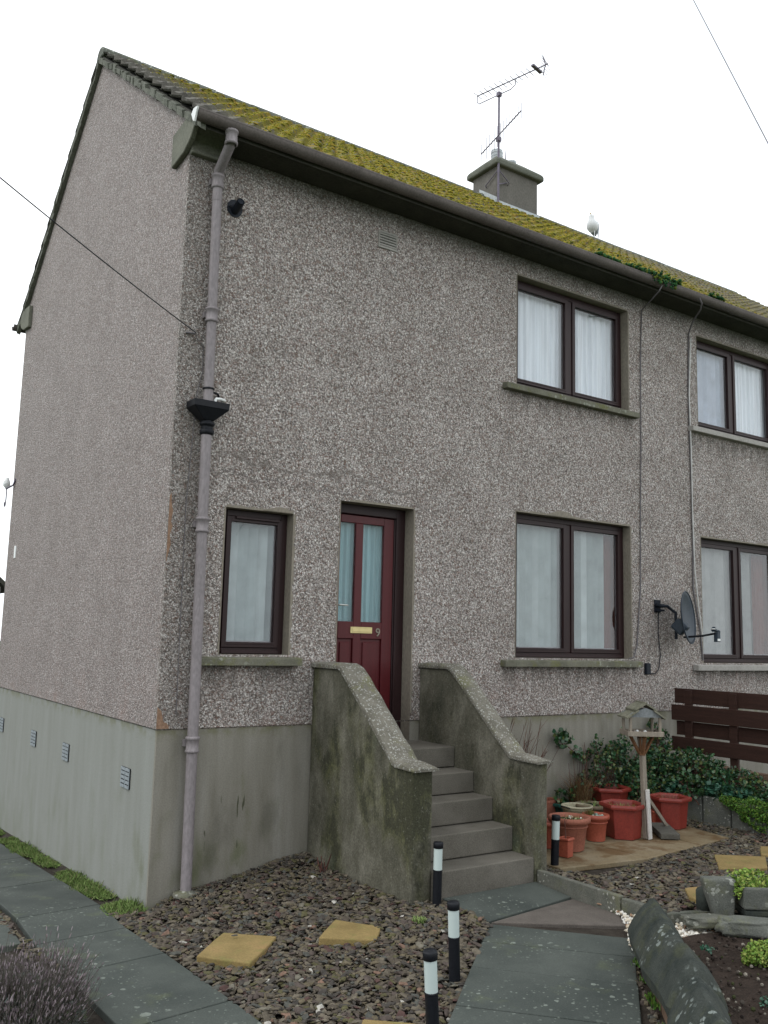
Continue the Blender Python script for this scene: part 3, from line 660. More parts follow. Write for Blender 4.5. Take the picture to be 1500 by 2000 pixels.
# grey lichen-free growth sitting in the gutter
n = 1100; gx = rng.uniform(4.35, 6.5, n); keep = (np.sin(gx*5)+rng.normal(0, .7, n) > -.6) & ((gx < 5.75) | (gx > 6.25)); gx = gx[keep]; n = len(gx)
T = np.stack([gx, -.35+rng.normal(0, .03, n)-.02, 5.955+np.abs(rng.normal(0, .022, n))], 1)
hang = (rng.random(n) < .3) & (gx > 5.2) & (gx < 5.6); T[hang, 1] = -.425; T[hang, 2] -= rng.uniform(0, .10, hang.sum())
tag(inst('gutter_moss', iv, if_, rotm(n)*rng.uniform(.008, .022, (n, 1, 1)), T, 'gullyweed', roof), kind='stuff')
# eaves: boxed soffit, fascia, kneelers
for sg in (0, 1):
    so_ = MB()
    pf = [(-.002, 5.862), (-.20, 5.875), (-.27, 5.878), (-.27, 5.945), (-.002, 6.02)]
    if sg: pf = [(D-p[0], p[1]) for p in pf]
    so_.prism(pf, .27, L+.02, 'x')
    so_.build('soffit', 'soffit', house, .003)
for sg in (0, 1):
    kn = MB()
    pf = [(.30, 5.76), (.30, 6.05), (-.02, 6.075), (-.16, 6.03), (-.20, 5.95), (-.15, 5.90), (-.105, 5.85), (.03, 5.785)]
    if sg: pf = [(D-p[0], p[1]) for p in pf]
    kn.prism(pf, -.045, -.001, 'x')
    pc = [(.0, 5.765), (-.05, 5.77), (-.05, 5.795), (-.035, 5.81), (-.05, 5.87), (-.10, 5.92), (-.18, 5.95), (-.24, 5.99), (.0, 6.04)]
    if sg: pc = [(D-p[0], p[1]) for p in pc]
    kn.prism(pc, -.0008, .268, 'x')
    kn.build('eaves_kneeler', 'kneeler', house, .006)
# gutters
def gutter(yc, zc, name):
    mb = MB(); n = 12; r = .062; ri = .057; X0, X1 = -.10, L+.05
    for (rr) in (r, ri):
        vs = []
        for X_ in (X0, X1):
            for j in range(n+1):
                a_ = math.pi+math.pi*j/n; vs.append((X_, yc+rr*math.cos(a_), zc+rr*math.sin(a_)*1.05))
        mb.add(vs, [(j, j+1, n+2+j, n+1+j) for j in range(n)], True)
    for s_ in (-1, 1): mb.box(X0, X1, yc+s_*.0595-.004, yc+s_*.0595+.004, zc-.004, zc+.008)
    o = mb.build(name, 'gutter', house)
    x = .9
    while x < L:
        un = MB(); un.add([(x+dx_, yc+.066*math.cos(math.pi+math.pi*j/10), zc+.068*math.sin(math.pi+math.pi*j/10)) for dx_ in (-.035, .035) for j in range(11)], [(j, j+1, 12+j, 11+j) for j in range(10)], True); x += 1.95
        un.build('gutter_union', 'gutter', o)
    return o
g1 = gutter(-.345, 5.935, 'gutter'); gutter(D+.345, 5.935, 'gutter')
ec = MB(); ec.prism([(-.41, 5.945), (-.33, 5.96), (-.29, 5.93), (-.33, 5.86), (-.355, 5.845)], -.118, -.103, 'x'); ec.build('gutter_end_cap', 'white', g1)
# downpipe with hopper
dp = MB(); r = .041
P_ = lambda z: (.27-.0085*z, -.075, z)
dp.tube([(.205, -.345, 5.885), (.205, -.345, 5.83), (.206, -.337, 5.80), (.209, -.315, 5.775), (.217, -.12, 5.665), (.220, -.09, 5.645), (.221, -.077, 5.62), P_(5.58), P_(5.40)], r, 16)
dp.tube([P_(5.42), P_(3.70)], r*.95, 16); dp.tube([P_(3.46), P_(.02)], r, 16)
down = dp.build('downpipe', 'pipe', house)
for z, n_ in ((5.835, 1), (5.58, 2), (4.45, 2), (2.76, 2), (1.10, 2)):
    cx, cy, cz = P_(z) if z < 5.7 else (.205, -.345, z)
    cl = MB(); cl.lathe([(r, -.075), (r+.012, -.07), (r+.012, -.055), (r+.006, -.05), (r+.006, .02), (r+.013, .025), (r+.013, .042), (r, .046)], 18, (cx, cy, cz))
    if z < 5.7: cl.box(cx-.05, cx+.05, -.04, .0, cz-.03, cz+.02)
    cl.build('pipe_collar', 'pipe', down)
hp = MB(); cx = .238; zt2 = 3.715
for (za, zb2, w1, w2) in ((zt2-.055, zt2, .145, .150), (zt2-.145, zt2-.055, .045, .145)):
    a = [(cx-w1, -.17 if w1 > .1 else -.12, za), (cx+w1, -.17 if w1 > .1 else -.12, za), (cx+w1, -.005 if w1 > .1 else -.03, za), (cx-w1, -.005 if w1 > .1 else -.03, za)]
    b = [(cx-w2, -.17, zb2), (cx+w2, -.17, zb2), (cx+w2, -.003, zb2), (cx-w2, -.003, zb2)]
    hp.add(a+b, [(0, 1, 5, 4), (1, 2, 6, 5), (2, 3, 7, 6), (3, 0, 4, 7), (3, 2, 1, 0)] + ([(4, 5, 6, 7)] if za > 3.65 else []))
hp.lathe([(.04, -.10), (.056, -.09), (.058, -.06), (.045, -.05), (.045, -.03), (.06, -.02), (.06, .0), (.042, .01)], 18, (cx+.005, -.075, 3.555)); hp.tube([(cx+.003, -.075, 3.46), (cx+.001, -.075, 3.57)], .044, 16)
tag(hp.build('hopper_head', 'black', down, .004), 'black rainwater hopper halfway down the pipe')
bk = MB(); bk.lathe([(r, -.008), (r+.006, -.006), (r+.006, .006), (r, .008)], 16, P_(3.83)); bk.tube([(.28, -.04, 3.82), (.34, -.03, 3.815), (.36, -.0, 3.80)], .009, 8); bk.build('pipe_clip', 'black', down)
ov = MB(); ov.tube([(.40, .01, 3.765), (.39, -.05, 3.765), (.345, -.08, 3.763), (.305, -.08, 3.76), (.298, -.08, 3.75), (.297, -.08, 3.70)], .0125, 10); ov.build('overflow_pipe', 'white', down)
sh = MB(); sh.lathe([(.10, -.01), (.10, .012), (.05, .02), (.04, .03)], 20, (.272, -.085, .015)); sh.build('drain_collar', 'kerb', down)
# vents and flue
fl = MB(); c_ = (.413, -.002, 5.423)
fl.add([(c_[0]+.07*math.cos(t), c_[1]-.006+(.004 if k else 0), c_[2]+.075*math.sin(t)) for k in (0,) for t in np.linspace(0, 2*math.pi, 24, endpoint=False)], [tuple(range(24))])
fl.tube([(.413, .02, 5.40), (.413, -.05, 5.41), (.41, -.13, 5.435)], .034, 14, False); fl.tube([(.413, .02, 5.40), (.413, -.05, 5.41), (.41, -.128, 5.435)], .026, 14, True); fl.lathe([(.07, 0), (.055, .012)], 4, c_)
tag(fl.build('flue', 'navy', house), 'black boiler flue beside the downpipe')
vt = MB(); x0, x1, z0, z1 = 1.856, 2.066, 5.49, 5.655
for a in ((x0, x1, z0, z0+.02), (x0, x1, z1-.015, z1), (x0, x0+.012, z0+.02, z1-.015), (x1-.012, x1, z0+.02, z1-.015)): vt.box(a[0], a[1], -.012, .0, a[2], a[3])
for k in range(5):
    z = z0+.024+k*.026; vt.box(x0+.008, x1-.008, -.014, -.006, z, z+.014)
vo_ = vt.build('wall_vent', 'vent', house); vt = MB(); vt.box(x0+.006, x1-.006, -.004, -.001, z0+.02, z1-.015); vt.build('vent_opening', 'soffit', vo_)
for y_ in (.625, 2.34, 3.57, 5.12):
    mb = MB(); z_ = .765
    mb.box(.002, .011, y_-.105, y_+.105, z_-.078, z_+.078)
    ob = mb.build('air_brick', 'black', house)
    sl_ = MB()
    for k in range(5):
        for j in range(2):
            zz_ = z_-.066+k*.033; yy_ = y_-.05+j*.1; sl_.box(-.001, .010, yy_-.044, yy_+.044, zz_-.012, zz_+.012)
    for yy_ in (y_-.097, y_, y_+.097): sl_.box(.001, .010, yy_-.006, yy_+.006, z_-.075, z_+.075)
    sl_.build('vent_louvre', 'airb', ob)
pm = MB(); pm.box(-.008, .0, 5.07, 5.15, 2.77, 2.92); pm.build('wall_plate', 'white', house)
# chimney
CX0, CX1, CY0, CY1 = 5.41, 6.19, 2.40, 2.93
zc_ = float(at(970, 322, y=CY0)[2])
ch = MB(); ch.box(CX0, CX1, CY0, CY1, 7.6, zc_)
chim = ch.build('chimney', 'chim', roof, .01)
cp = MB(); o_ = .07
b0 = [(CX0-o_, CY0-o_), (CX1+o_, CY0-o_), (CX1+o_, CY1+o_), (CX0-o_, CY1+o_)]
tp = [(CX0+.10, CY0+.12), (CX1-.16, CY0+.12), (CX1-.16, CY1-.12), (CX0+.10, CY1-.12)]
vs = [(p[0], p[1], zc_-.01) for p in b0] + [(p[0], p[1], zc_+.075) for p in b0] + [(p[0], p[1], zc_+.235) for p in tp]
cp.add(vs, [(3, 2, 1, 0), (8, 9, 10, 11)] + [(i, (i+1) % 4, 4+(i+1) % 4, 4+i) for i in range(4)] + [(4+i, 4+(i+1) % 4, 8+(i+1) % 4, 8+i) for i in range(4)])
cp.build('chimney_cap', 'chimcap', chim, .025, seg=3)
cpot = MB(); c0 = (CX0+.22, CY0+.26, zc_+.20)
cpot.lathe([(.09, 0), (.09, .04), (.075, .045), (.09, .075), (.09, .09), (.075, .095), (.09, .125), (.09, .14), (.075, .145), (.085, .17), (.03, .19), (0, .19)], 16, (c0[0], c0[1], c0[2]+.03)); cpot.build('chimney_pot', 'lead', chim)
cp2 = MB(); c0 = (CX1-.26, CY0+.28, zc_+.19); cp2.lathe([(.11, 0), (.10, .04), (.06, .05), (.06, .08), (.075, .085), (.07, .13), (.03, .145), (0, .145)], 14, (c0[0], c0[1], c0[2]+.025)); cp2.build('chimney_pot', 'lead', chim)
sp = MB(); sp.tube([(CX0+.42, CY0+.30, zc_+.2), (CX0+.42, CY0+.30, zc_+.3), (CX0+.425, CY0+.30, zc_+.52)], [.016, .012, .003], 6); sp.build('chimney_spike', 'alu', chim)
fl = MB(); zf = VZ+.085+SL*CY0+.06
fl.box(CX0-.05, CX1+.05, CY0-.10, CY0-.004, zf-.09, zf-.05); fl.add([(CX0-.04, CY0-.012, zf-.06), (CX1+.03, CY0-.012, zf-.06), (CX1+.03, CY0-.008, zf+.055), (CX0-.04, CY0-.008, zf+.055)], [(0, 1, 2, 3)])
fl.add([(CX0-.012, CY0-.012, zf-.05), (CX0-.012, RY, zf-.05+SL*(RY-CY0)), (CX0-.012, RY, zf+.09+SL*(RY-CY0)), (CX0-.012, CY0-.012, zf+.09)], [(0, 1, 2, 3)])
fl.add([(CX0-.10, CY0-.02, zf-.01), (CX0-.012, CY0-.02, zf-.01), (CX0-.012, RY, zf+.0+SL*(RY-CY0)), (CX0-.10, RY, zf+.0+SL*(RY-CY0))], [(0, 1, 2, 3)])
fl.add([(CX0-.06, CY0-.13, zf-.10), (CX1+.06, CY0-.13, zf-.10), (CX1+.06, CY0-.01, zf-.005), (CX0-.06, CY0-.01, zf-.005)], [(0, 1, 2, 3)])
fl.build('lead_flashing', 'lead', chim)

# ------------------------------------------------------------------ entrance steps
stt = thing('entrance_steps', 'concrete flight of five steps between mossy side walls up to the red door', 'steps', (1.95, -.7, .13))
def coping_path(): return [(0.0, 1.66), (-.44, 1.66), (-1.22, 1.015)]
def side_wall(x0, x1, yf, zb):
    mb = MB(); mb.prism([(-.001, zb), (-.001, 1.655), (-.43, 1.655), (-1.20, 1.01), (yf, 1.01), (yf, zb)], x0, x1, 'x')
    w_ = mb.build('side_wall', 'stairwall', stt, .014, seg=2)
    # coping: a lumpy slab following the wall top
    pts = [(-.005, 1.655), (-.20, 1.655), (-.415, 1.655), (-.455, 1.642)]
    for k in range(1, 9): pts.append((-.47-(1.18-.47)*k/9, 1.635-(1.635-1.03)*k/9))
    pts += [(-1.195, 1.016), (-1.235, 1.003), (-1.34, 1.0), (yf-.04, .998)]
    ov = .022; rows = []; nW = 7
    for i, (y, z) in enumerate(pts):
        a = pts[max(i-1, 0)]; b = pts[min(i+1, len(pts)-1)]; t = Vector((0, b[0]-a[0], b[1]-a[1])).normalized(); nn = Vector((0, t.z, -t.y)); nn = nn if nn.z > 0 else -nn
        row = []; th = .050 if i < len(pts)-1 else .022
        for j in range(nW):
            f = j/(nW-1); x = x0-ov+(x1-x0+2*ov)*f + random.uniform(-.004, .004); h = th*(1-.30*abs(2*f-1)**9)+random.uniform(-.005, .005)
            row.append(Vector((x, y, z))+nn*h)
        row += [Vector((x1+ov, y, z))+nn*.002, Vector((x0-ov, y, z))+nn*.002]
        rows.append(row)
    m = len(rows[0]); c = MB(); vs = [v for r_ in rows for v in r_]
    fs = [(i*m+j, i*m+(j+1) % m, (i+1)*m+(j+1) % m, (i+1)*m+j) for i in range(len(rows)-1) for j in range(m)]
    c.add(vs, fs, False); c.add(rows[0], [tuple(range(m))]); c.add(rows[-1], [tuple(range(m))[::-1]])
    co = c.build('coping', 'coping', w_, .008, seg=2)
    return w_
side_wall(1.325, 1.503, -1.425, -.1); side_wall(2.431, 2.56, -1.482, -.1)
tz = [.322, .505, .685, .852, 1.022]; ty = [-1.475, -1.241, -1.008, -.772, -.516]
for k in range(5):
    mb = MB(); yb = ty[k+1]+.03 if k < 4 else .20
    z0 = tz[k-1]+.006 if k else 0
    mb.box(1.505, 2.429, ty[k], yb if k < 4 else (.0), z0, tz[k])
    if k == 4: mb.box(1.548, 2.328, .0, .13, z0, tz[k]+.004)
    mb.build('step', 'step', stt, .008, seg=2)
fill = MB(); fill.prism([(-.001, -.1), (-1.44, -.1), (-1.44, .30), (-1.2, .32), (-1.2, .49), (-.96, .50), (-.96, .66), (-.73, .68), (-.73, .84), (-.47, .85), (-.47, .98), (-.001, .98)], 1.51, 2.425, 'x'); fill.build('step_core', 'soffit', stt)

# ------------------------------------------------------------------ path flags, kerbs, gravel, stepping stones
def slab(poly, z, th, name, mat, label=None, cat=None, group=None, kind=None, bev=.006, parent=None):
    poly = [(float(p[0]), float(p[1])) for p in poly]
    mb = MB()
    if z is None: zz_ = [Gf(*p)+.004 for p in poly]
    else: zz_ = [z]*len(poly) if isinstance(z, (int, float)) else z
    n = len(poly); vs = [(p[0], p[1], h-th) for p, h in zip(poly, zz_)] + [(p[0], p[1], h) for p, h in zip(poly, zz_)]
    mb.add(vs, [tuple(range(n))[::-1], tuple(range(n, 2*n))] + [(i, (i+1) % n, n+(i+1) % n, n+i) for i in range(n)])
    o = mb.build(name, mat, parent, bev, seg=2); return tag(o, label, cat, group, kind)
d_ = np.array([-.745, -.667]); d_ /= np.linalg.norm(d_); pr_ = np.array([.667, -.745]); pr_ /= np.linalg.norm(pr_)
Lf = np.array([1.549, -1.964])              # left end of the first full flag edge
fst = [(1.51, -1.48), (2.44, -1.48), (2.44, -1.86), tuple(Lf+np.array([.02, .02])), (1.58, -1.60)]
pz = .118
slab([(1.56, -1.482), (2.44, -1.482), (2.44, -1.84), (1.56, -1.96)], [.150, .150, .128, .122], .05, 'path', 'flag', kind='structure')
slab([(1.57, -1.975), (2.44, -1.855), (2.44, -2.27), (2.30, -2.47)], pz, .05, 'path', 'sand', kind='structure')
A = Lf+d_*0.0+np.array([.0, -.018]); W_ = .895
cuts = [0, .35, .80, 1.36, 1.95, 2.5, 3.05]
for a_, b_ in zip(cuts, cuts[1:]):
    p0 = A+d_*(a_+.006); p1 = A+d_*(b_-.006)
    slab([p0, p0+pr_*W_, p1+pr_*W_*(1+random.uniform(-.01, .01)), p1], pz-.002+random.uniform(-.003, .002), .05, 'path', 'flag', kind='structure')
# left path beside the gable
E0 = lambda y: float(-.305+.095*sstep(-1.0, .5, y)+.02*min(max(-y-1.2, 0), 2.5))
cy = [9.5, 8.0, 6.6, 5.3, 4.0, 2.7, 1.45, .35, -.42, -1.2, -2.1, -3.0, -3.9, -4.8]
for a_, b_ in zip(cy, cy[1:]):
    a1, b1 = a_-.006, b_+.006; wi = .60
    slab([(E0(a1), a1+.04), (E0(b1), b1+.04), (E0(b1)-wi, b1-.03), (E0(a1)-wi, a1-.03)], None, .06, 'path', 'flag', kind='structure')
for a_, b_ in ((2.2, 1.3), (1.28, .4), (.38, -.35)):
    slab([(E0(a_)-wi-.07, a_), (E0(b_)-wi-.07, b_), (E0(b_)-wi-.75, b_-.05), (E0(a_)-wi-.75, a_-.05)], None, .06, 'path', 'flag', kind='structure')
# concrete edging
def edging(a, b, z0, z1, wd, label):
    mb = MB(); mb.bar((a[0], a[1], (z0+z1)/2), (b[0], b[1], (z0+z1)/2), wd, z1-z0)
    return tag(mb.build('concrete_edging', 'kerb', None, .008, seg=2), label, 'edging', 'concrete edging strips beside the path')
edging((2.465, -1.49), (2.465, -2.28), .03, .235, .045, 'long concrete edging strip starting at the foot of the steps')
edging((2.466, -2.29), (2.485, -2.62), .03, .225, .045, 'short concrete edging strip beside the white pebbles, nearer the viewer')
edging((2.50, -2.61), (2.86, -2.74), .03, .205, .045, 'low concrete edging strip running towards the trough behind the white pebbles')
# gravel
iv1, if1 = ico(1)
vars_ = []
for k in range(5):
    v = iv1.copy(); r_ = np.array([1+.35*mnoise.noise(Vector(p)*1.7+Vector((k*9., 3, 1))) for p in v])[:, None]; v = v*r_
    if k != 0:
        for q_ in range(7):
            nn_ = rng.normal(0, 1, 3); nn_ /= np.linalg.norm(nn_); dd = v @ nn_; cut = .55+.2*rng.random(); v = v-np.maximum(dd-cut, 0)[:, None]*nn_
    vars_.append(v)
def gravel(poly, dens, name, mat, zf, smin=.010, smax=.026, excl=(), flat=.40, lift=.0):
    n = int(area(poly)*dens); P = scatter_poly(poly, n)
    for e_ in excl: P = P[~inpoly(P, e_)]
    n = len(P); Z = zf(P[:, 0], P[:, 1]); bvs = []; Ms = []
    s_ = rng.uniform(smin, smax, n)*rng.choice([1, 1, .8, 1.25], n)
    sc = np.stack([s_*rng.uniform(1.05, 1.8, n), s_*rng.uniform(.7, 1.15, n), s_*rng.uniform(flat*.7, flat*1.3, n)], 1)
    R_ = rotm(n, .6); Mx = R_*sc[:, None, :]
    T = np.stack([P[:, 0], P[:, 1], Z+rng.uniform(-.012, .014, n)+lift], 1)
    k = rng.integers(0, 5, n)
    # one mesh from the five stone shapes
    allv = []; allf = []; off = 0; bf = np.array(if1)
    for q in range(5):
        m_ = k == q; vq = (np.einsum('nij,vj->nvi', Mx[m_], vars_[q])+T[m_][:, None, :]).reshape(-1, 3)
        fq = (bf[None]+(np.arange(m_.sum())*len(iv1))[:, None, None]).reshape(-1, 3)+off; allv.append(vq); allf.append(fq); off += len(vq)
    return tag(inst(name, np.concatenate(allv), np.concatenate(allf), np.eye(3)[None], np.zeros((1, 3)), mat), kind='stuff')
pathL = [A+d_*t for t in (0, 3.2)]
GL = [(.02, -.005), (1.32, -.005), (1.32, -1.43), (1.56, -1.43), (1.56, -1.96), tuple(pathL[0]), tuple(pathL[1]), (-.26, -4.3), (E0(-2.5)+.0, -2.5), (E0(-1.)+.0, -1.), (E0(-.3)+0, -.3), (E0(0)+.01, .0), (-.19, .30), (-.10, .12)]
Zleft = lambda x, y: G(x, y)-.006+.05*sstep(-.35, -.05, y)*sstep(.5, 1.3, x)
yst = []
def yq(pxs, z): return [tuple(at(a, b, z=z)[:2]) for a, b in pxs]
y1_ = yq([(437, 1818), (541, 1826), (490, 1878), (383, 1864)], .06)
y2_ = yq([(655, 1792), (745, 1806), (735, 1832), (622, 1828)], .115)
y3_ = [(.10, -2.72), (.33, -2.94), (.12, -3.18), (-.12, -2.96)]
gravel(GL, 2600, 'gravel', 'stone', Zleft, excl=[[tuple(np.array(q_)+(np.mean(pp_, 0)-np.array(q_))*.10) for q_ in pp_] for pp_ in (y1_, y2_, y3_)])
GR = [(2.50, -1.50), (2.495, -2.60), (2.86, -2.76), (3.3, -2.95), (4.2, -3.2), (5.4, -3.0), (5.36, -.55), (4.9, -.55), (4.7, -1.5), (2.9, -1.72), (2.6, -1.5)]
GR2 = [(2.50, -1.50), (2.495, -2.60), (2.86, -2.76), (3.3, -2.95), (4.2, -3.2), (5.4, -3.0), (5.36, -.55), (5.0, -.62), (4.9, -1.42), (2.86, -1.70), (2.72, -1.47), (2.62, -1.2)]
yr1 = [(4.178, -1.772), (4.503, -2.026), (4.175, -2.259), (3.791, -2.085)]
yr2 = yq([(1485, 1655), (1512, 1656), (1512, 1675), (1487, 1671)], .21); yr3 = yq([(1338, 1736), (1368, 1732), (1366, 1760), (1345, 1752)], .215)
gravel(GR2, 2100, 'gravel', 'stone', lambda x, y: G(x, y)-.01, excl=[[tuple(np.array(q_)+(np.mean(pp_, 0)-np.array(q_))*.10) for q_ in pp_] for pp_ in (yr1, yr2, yr3)])
for pl_, z_, lb in ((y1_, .052, 'square yellow stepping slab nearest the gable path, with a dark stone chip on it'), (y2_, .105, 'smaller yellow stepping slab in the middle of the gravel with a chipped corner'),
                    (y3_, .085, 'yellow stepping slab cut off by the bottom edge beside the near garden light'), (yr1, .214, 'yellow stepping slab in the right gravel behind the trough'),
                    (yr2, .222, 'yellow slab at the right edge of the picture, farthest of the slabs'), (yr3, .222, 'corner of a yellow slab beside the mossy upright stone')):
    n_ = len(pl_); pl2 = []
    for i in range(n_):
        for t in (0, .33, .66):
            p = np.array(pl_[i])*(1-t)+np.array(pl_[(i+1) % n_])*t; pl2.append(tuple(p+rng.uniform(-.004, .004, 2)))
    slab(pl2, z_, .05, 'stepping_slab', 'yflag', lb, 'paving slab', 'yellow stepping slabs in the gravel', bev=.008)
cb = MB(); c = at(457, 1827, z=.07); cb.add(vars_[1]*np.array([.03, .012, .008])+c, if1); cb.build('stone_chip', 'paver'); tag(bpy.data.objects['stone_chip'], 'small dark stone chip lying on the yellow slab nearest the gable path', 'stone')
# white pebbles at the kerb corner
PB = [(2.44, -2.05), (2.45, -2.63), (2.86, -2.76), (2.84, -2.90), (2.45, -2.95), (2.05, -2.92), (1.93, -2.83), (2.02, -2.72), (2.30, -2.46), (2.43, -2.28)]
gravel(PB, 3200, 'white_pebbles', 'pebble', lambda x, y: np.full_like(x, .125), .010, .017, (), .75, .01)
tag(bpy.data.objects['white_pebbles'], kind='stuff')
# earth and pebbles in the slot beside the gable path
sx = E0(0)-.60
SP = [(E0(2.2)-.605, 2.2), (E0(-1.2)-.605, -1.2), (E0(-1.2)-.68, -1.2), (E0(2.2)-.68, 2.2)]
gravel(SP, 1300, 'gravel', 'stone', lambda x, y: G(x, y)-.005)
# patio under the pots
pt = [((2.62, -.20), (3.55, -.20), (3.60, -1.585), (2.72, -1.46)), ((3.56, -.20), (4.45, -.20), (4.40, -1.475), (3.61, -1.575)), ((4.46, -.55), (5.03, -.62), (4.90, -1.41), (4.41, -1.47))]
for q in pt: slab(list(q), .207, .04, 'patio', 'patio', kind='structure')
# soil beds
def bed(poly, z, name='soil'):
    n = 26; a = np.array(poly); lo, hi = a.min(0), a.max(0); mb = MB()
    vs = [(x, y, z+.03*mnoise.noise(Vector((x*3, y*3, 0)))+.012*mnoise.noise(Vector((x*15, y*15, 2)))) for y in np.linspace(lo[1], hi[1], n) for x in np.linspace(lo[0], hi[0], n)]
    pin = inpoly(np.array(vs)[:, :2], poly)
    fs = [(j*n+i, j*n+i+1, (j+1)*n+i+1, (j+1)*n+i) for j in range(n-1) for i in range(n-1) if pin[j*n+i] or pin[(j+1)*n+i+1]]
    mb.add(vs, fs, True); return tag(mb.build(name, 'soil'), kind='structure')
bed([(5.40, .0), (5.40, -3.4), (5.86, -3.4), (5.86, .0)], .42); bed([(2.60, -.02), (5.5, -.02), (5.5, -.5), (4.4, -.36), (2.6, -.25)], .27)
sbz = .16
bed([(2.02, -2.98), (2.9, -2.92), (4.5, -3.3), (4.5, -6), (-.8, -6.0), (.15, -4.95)], sbz)
SB = [(2.02, -3.02), (2.9, -2.98), (3.4, -3.4), (2.6, -4.6), (.5, -4.9), (.75, -4.45)]
n_ = 900; P = scatter_poly(SB, n_); R_ = rotm(len(P)); 
tag(inst('soil_clods', iv1, if1, R_*(rng.uniform(.003, .013, (len(P), 1, 1))), np.stack([P[:, 0], P[:, 1], np.full(len(P), sbz+.01)], 1), M_island('soil_clod', [(.035, .026, .022), (.05, .038, .032), (.022, .017, .015), (.07, .06, .05), (.04, .045, .02), (.2, .18, .15)], .95, .1)), kind='stuff')

# ------------------------------------------------------------------ leaning slate coping wall, right foreground
W0 = np.array([1.905, -2.845]); wd_ = np.array([-.665, -.747]); wd_ /= np.linalg.norm(wd_); wn_ = np.array([.747, -.665])
gw = thing('garden_wall', 'low brown garden wall topped with dark slate-grey ridged coping stones beside the path', 'wall', (W0[0], W0[1], .1))
mb = MB()
for k in range(9):
    a_ = W0+wd_*(k*.26+.03); b_ = W0+wd_*(k*.26+.27); mb.bar((a_[0]+wn_[0]*.10, a_[1]+wn_[1]*.10, .165), (b_[0]+wn_[0]*.10, b_[1]+wn_[1]*.10, .165), .15, .15)
a_ = W0+wn_*.10; b_ = a_+wd_*2.4; mb.bar((a_[0], a_[1], .16), (b_[0], b_[1], .16), .138, .145); mb.build('wall_base', 'brick', gw, .012, seg=2)
def copstone(t0, t1, tip, lift=0.):
    n = 34; m = 26; vs = []
    for i in range(n+1):
        f = i/n; t = t0+(t1-t0)*f; e_ = (1-max(0, 1-f*5)**2*.8) if tip else (1-max(0, 1-f*12)**2*.25); e2 = 1-max(0, 1-(1-f)*12)**2*.25; s_ = e_*e2
        prof = []
        for j in range(m):
            a_ = j/(m-1); x = (a_-.5)*2; hw = .140*s_ if True else 0
            # ridge skewed towards the far side, rounded crown, steep near face
            h = (.200*s_)*max(0., 1-(x*x+.004)**.72)**.85+(.014*mnoise.noise(Vector((t*11, x*3, 2)))+.007*mnoise.noise(Vector((t*30, x*9, 4))))*(1-x*x)+.012*mnoise.noise(Vector((t*4, x*2, 7+lift)))
            xx = x*hw+(.02*math.sin(t*7) if not tip else 0)
            prof.append((xx, h+.006*mnoise.noise(Vector((t*9, x*3, lift)))))
        for (xx, h) in prof:
            p = W0+wd_*t+wn_*(.10+xx); vs.append((p[0], p[1], .262+lift+h*1.0))
        for xx in (prof[-1][0], prof[0][0]):
            p = W0+wd_*t+wn_*(.10+xx*.9); vs.append((p[0], p[1], .20+lift))
    mm = m+2; fs = [(i*mm+j, i*mm+(j+1) % mm, (i+1)*mm+(j+1) % mm, (i+1)*mm+j) for i in range(n) for j in range(mm)]
    mb = MB(); mb.add(vs, fs, False); mb.add(vs[:mm], [tuple(range(mm))]); mb.add(vs[-mm:], [tuple(range(mm))[::-1]]); mb.build('coping_stone', 'copstone', gw)
copstone(-.04, .60, True); copstone(.612, 1.25, False, .022); copstone(1.26, 1.9, False, .0)

# ------------------------------------------------------------------ garden lights
def make_light():
    r = thing('garden_light', 'x', 'garden light', (0, 0, 0), 'black and white bollard garden lights')
    p = MB(); p.tube([(0, 0, -.08), (0, 0, .222)], .031, 20); p.lathe([(.031, .222), (.033, .224), (.033, .232), (.03, .234)], 20); p.build('post', 'black', r, local=True)
    l = MB(); l.tube([(0, 0, .222), (0, 0, .375)], .0305, 20); l.build('diffuser', 'lens', r, local=True)
    c = MB(); c.lathe([(.031, .374), (.0345, .376), (.0345, .408), (.031, .414), (.0, .416)], 20); c.build('cap', 'black', r, local=True)
    return r
lt = make_light()
for i, (px, py, z, tx, ty_, h_, lb) in enumerate(((853, 1768, .125, .0, .0, 0, 'bollard garden light standing against the front end of the left stair wall'),
        (888, 1916, .09, -.035, .0, 0, 'bollard garden light leaning left at the gravel edge, middle of the three near the path'),
        (846, 2040, .09, -.05, .0, 0, 'bollard garden light nearest the viewer, its foot cut off by the bottom edge'),
        (1083, 1700, .165, .015, 0, 0, 'bollard garden light standing by the small pot right of the steps'))):
    o = lt if i == 0 else copy_tree(lt); p = at(px, py, z=z); o.location = (float(p[0]), float(p[1]), z); o['label'] = lb
    o.rotation_euler = (rad(1.0), tx*1.6, 0)

